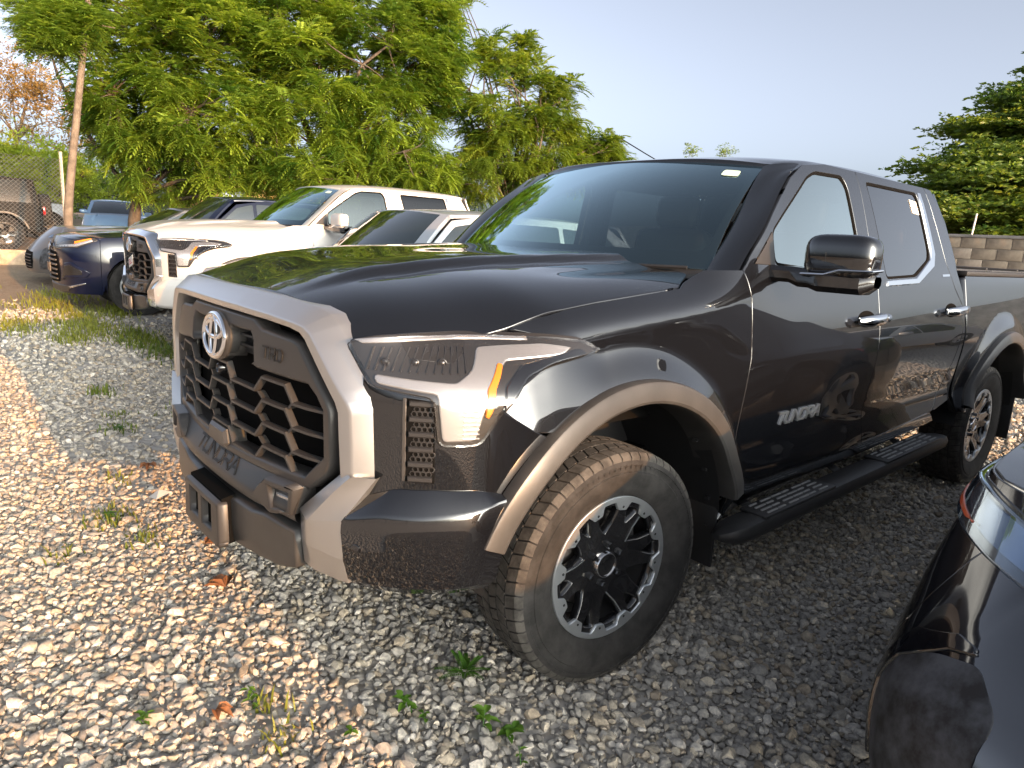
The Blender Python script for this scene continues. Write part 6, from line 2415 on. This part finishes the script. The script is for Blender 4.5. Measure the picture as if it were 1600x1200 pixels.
def weed(px_xy, label, seed, n=8, l=.05, w=.022, h=.06, tone=.5, style='leafy', grp='weeds in the gravel'):
    rnd = np.random.default_rng(seed)
    T = thing('weed', label, 'weed', (px_xy[0], px_xy[1], float(gz(px_xy[0])) + .008), 0, grp)
    if style == 'spiky':
        V, F = [], []
        for k in range(n):
            a = 2 * math.pi * k / n + rnd.normal() * .25
            e = rnd.uniform(.15, 1.0)
            d = np.array([math.cos(a) * math.cos(e), math.sin(a) * math.cos(e), math.sin(e)])
            L = l * rnd.uniform(.75, 1.25)
            for t in np.linspace(.12, 1, 12):
                p = d * L * t + np.array([0, 0, .02 - .25 * L * t * t])
                for sg in (1, -1):
                    s = np.cross(d, (0, 0, 1)) * sg
                    leaf_blade(V, F, p, d * .6 + s * (1.0 - .5 * t) + np.array([0, 0, .25]), (0, 0, 1), .022 * (1.15 - .6 * t), .006)
        foliage_object('foliage', [(np.array(V), np.array(F), np.full(len(V), tone))], M_WEED, T)
        return T
    g = G()
    st = [(0, 0, 0), (rnd.normal() * .008, rnd.normal() * .008, h * .5), (rnd.normal() * .015, rnd.normal() * .015, h)]
    g.tube(st, [.0025, .002, .0012], 5)
    g.build('stem', M_WEED, T)
    for k in range(n):
        V, F = [], []
        t = .25 + .75 * k / n
        a = 2.4 * k + rnd.normal() * .3
        e = rnd.uniform(.0, .6)
        p = np.array(st[0]) * (1 - t) + np.array(st[2]) * t
        leaf_blade(V, F, p, (math.cos(a) * math.cos(e), math.sin(a) * math.cos(e), math.sin(e)), (0, 0, 1), l * rnd.uniform(.7, 1.15), w * rnd.uniform(.8, 1.2))
        foliage_object('leaf', [(np.array(V), np.array(F), np.full(len(V), np.clip(tone + rnd.normal() * .15, 0, 1)))], M_WEED, T, kind=None)
    return T
weed((.70, -.40), 'spiky star shaped green weed in front of the front tyre', 1, 14, .085, style='spiky', tone=.25)
weed((.74, -.64), 'upright leafy weed left of the broad leaved weed by the tyre', 2, 10, .042, .020, .07, .65)
weed((.80, -.62), 'low seedling at the foot of the upright leafy weed', 8, 5, .03, .016, .02, .7)
weed((.93, -.50), 'pale broad leaved weed below the spiky weed', 3, 8, .048, .026, .07, .8)
weed((1.0, -.47), 'bright round leaved weed right of the pale broad leaved weed', 4, 9, .040, .026, .045, .55)
weed((1.12, -.52), 'single thin yellow green sprout among pale stones at the bottom', 9, 4, .03, .01, .05, .9)
weed((.32, -1.30), 'small leafy weed among sunlit stones at the bottom left', 5, 9, .034, .018, .035, .5)
weed((.44, -1.02), 'sparse yellowish weed between the sunlit stones', 6, 9, .030, .014, .06, 1.0)
weed((.73, -.83), 'tiny weed at the bottom edge under the upright leafy weed', 7, 6, .03, .016, .03, .6)
weed((-1.32, -1.06), 'trailing weed on sunlit gravel below the plate bracket', 10, 12, .04, .02, .04, .5)
weed((-2.9, -.68), 'low green weed on grey gravel left of the bumper', 11, 10, .05, .024, .05, .3)
weed((1.55, .92), 'yellow green seedling under the side step', 12, 4, .03, .018, .015, .9)
# dry leaves, paper scrap
M_DRY = mat('dry_leaf', (.24, .10, .04), .8, var=.35, vscale=40)
def dry(xy, label, seed, l=.10, w=.05):
    rnd = np.random.default_rng(seed)
    V, F = [], []
    a = rnd.uniform(0, 6.28)
    for k in range(3):
        leaf_blade(V, F, (0, 0, .0), (math.cos(a + (k - 1) * .7), math.sin(a + (k - 1) * .7), .18), (0, 0, 1), l * (1 if k == 1 else .75), w * .6, .5)
    me = to_mesh('dry_leaf', np.array(V), F, smooth=60)
    o = link('dry_leaf', me, M_DRY)
    o.location = (xy[0], xy[1], float(gz(xy[0])) + .024)
    prop(o, label, 'leaf', 'dry leaves on the gravel')
dry((-.33, -.84), 'large curled orange dry leaf on gravel in front of the bumper', 1, .13, .07)
dry((-.78, -.78), 'orange dry leaf beside the plate bracket shadow', 2)
dry((.40, -1.12), 'dark rust dry leaf near the bottom edge', 3, .07, .05)
dry((-2.05, -.70), 'brown dry leaf on grey gravel near the shade edge', 4, .10, .06)
0 and dry((-3.2, -.72), 'small brown dry leaf far out on the gravel', 5, .08, .05)
0 and dry((-1.15, -1.42), 'dark dry leaf at the left edge on sunlit gravel', 6, .09, .06)
V, F = [], []
me = to_mesh('paper_scrap', [(-.05, -.04, 0), (.06, -.03, .02), (.05, .05, .045), (-.04, .04, .015), (0, 0, .05)], [(0, 1, 4), (1, 2, 4), (2, 3, 4), (3, 0, 4)])
o = link('paper_scrap', me, M_PAPERW)
o.location = (-1.44, -.80, .03)
prop(o, 'crumpled white paper scrap on the gravel left of the plate bracket', 'paper')
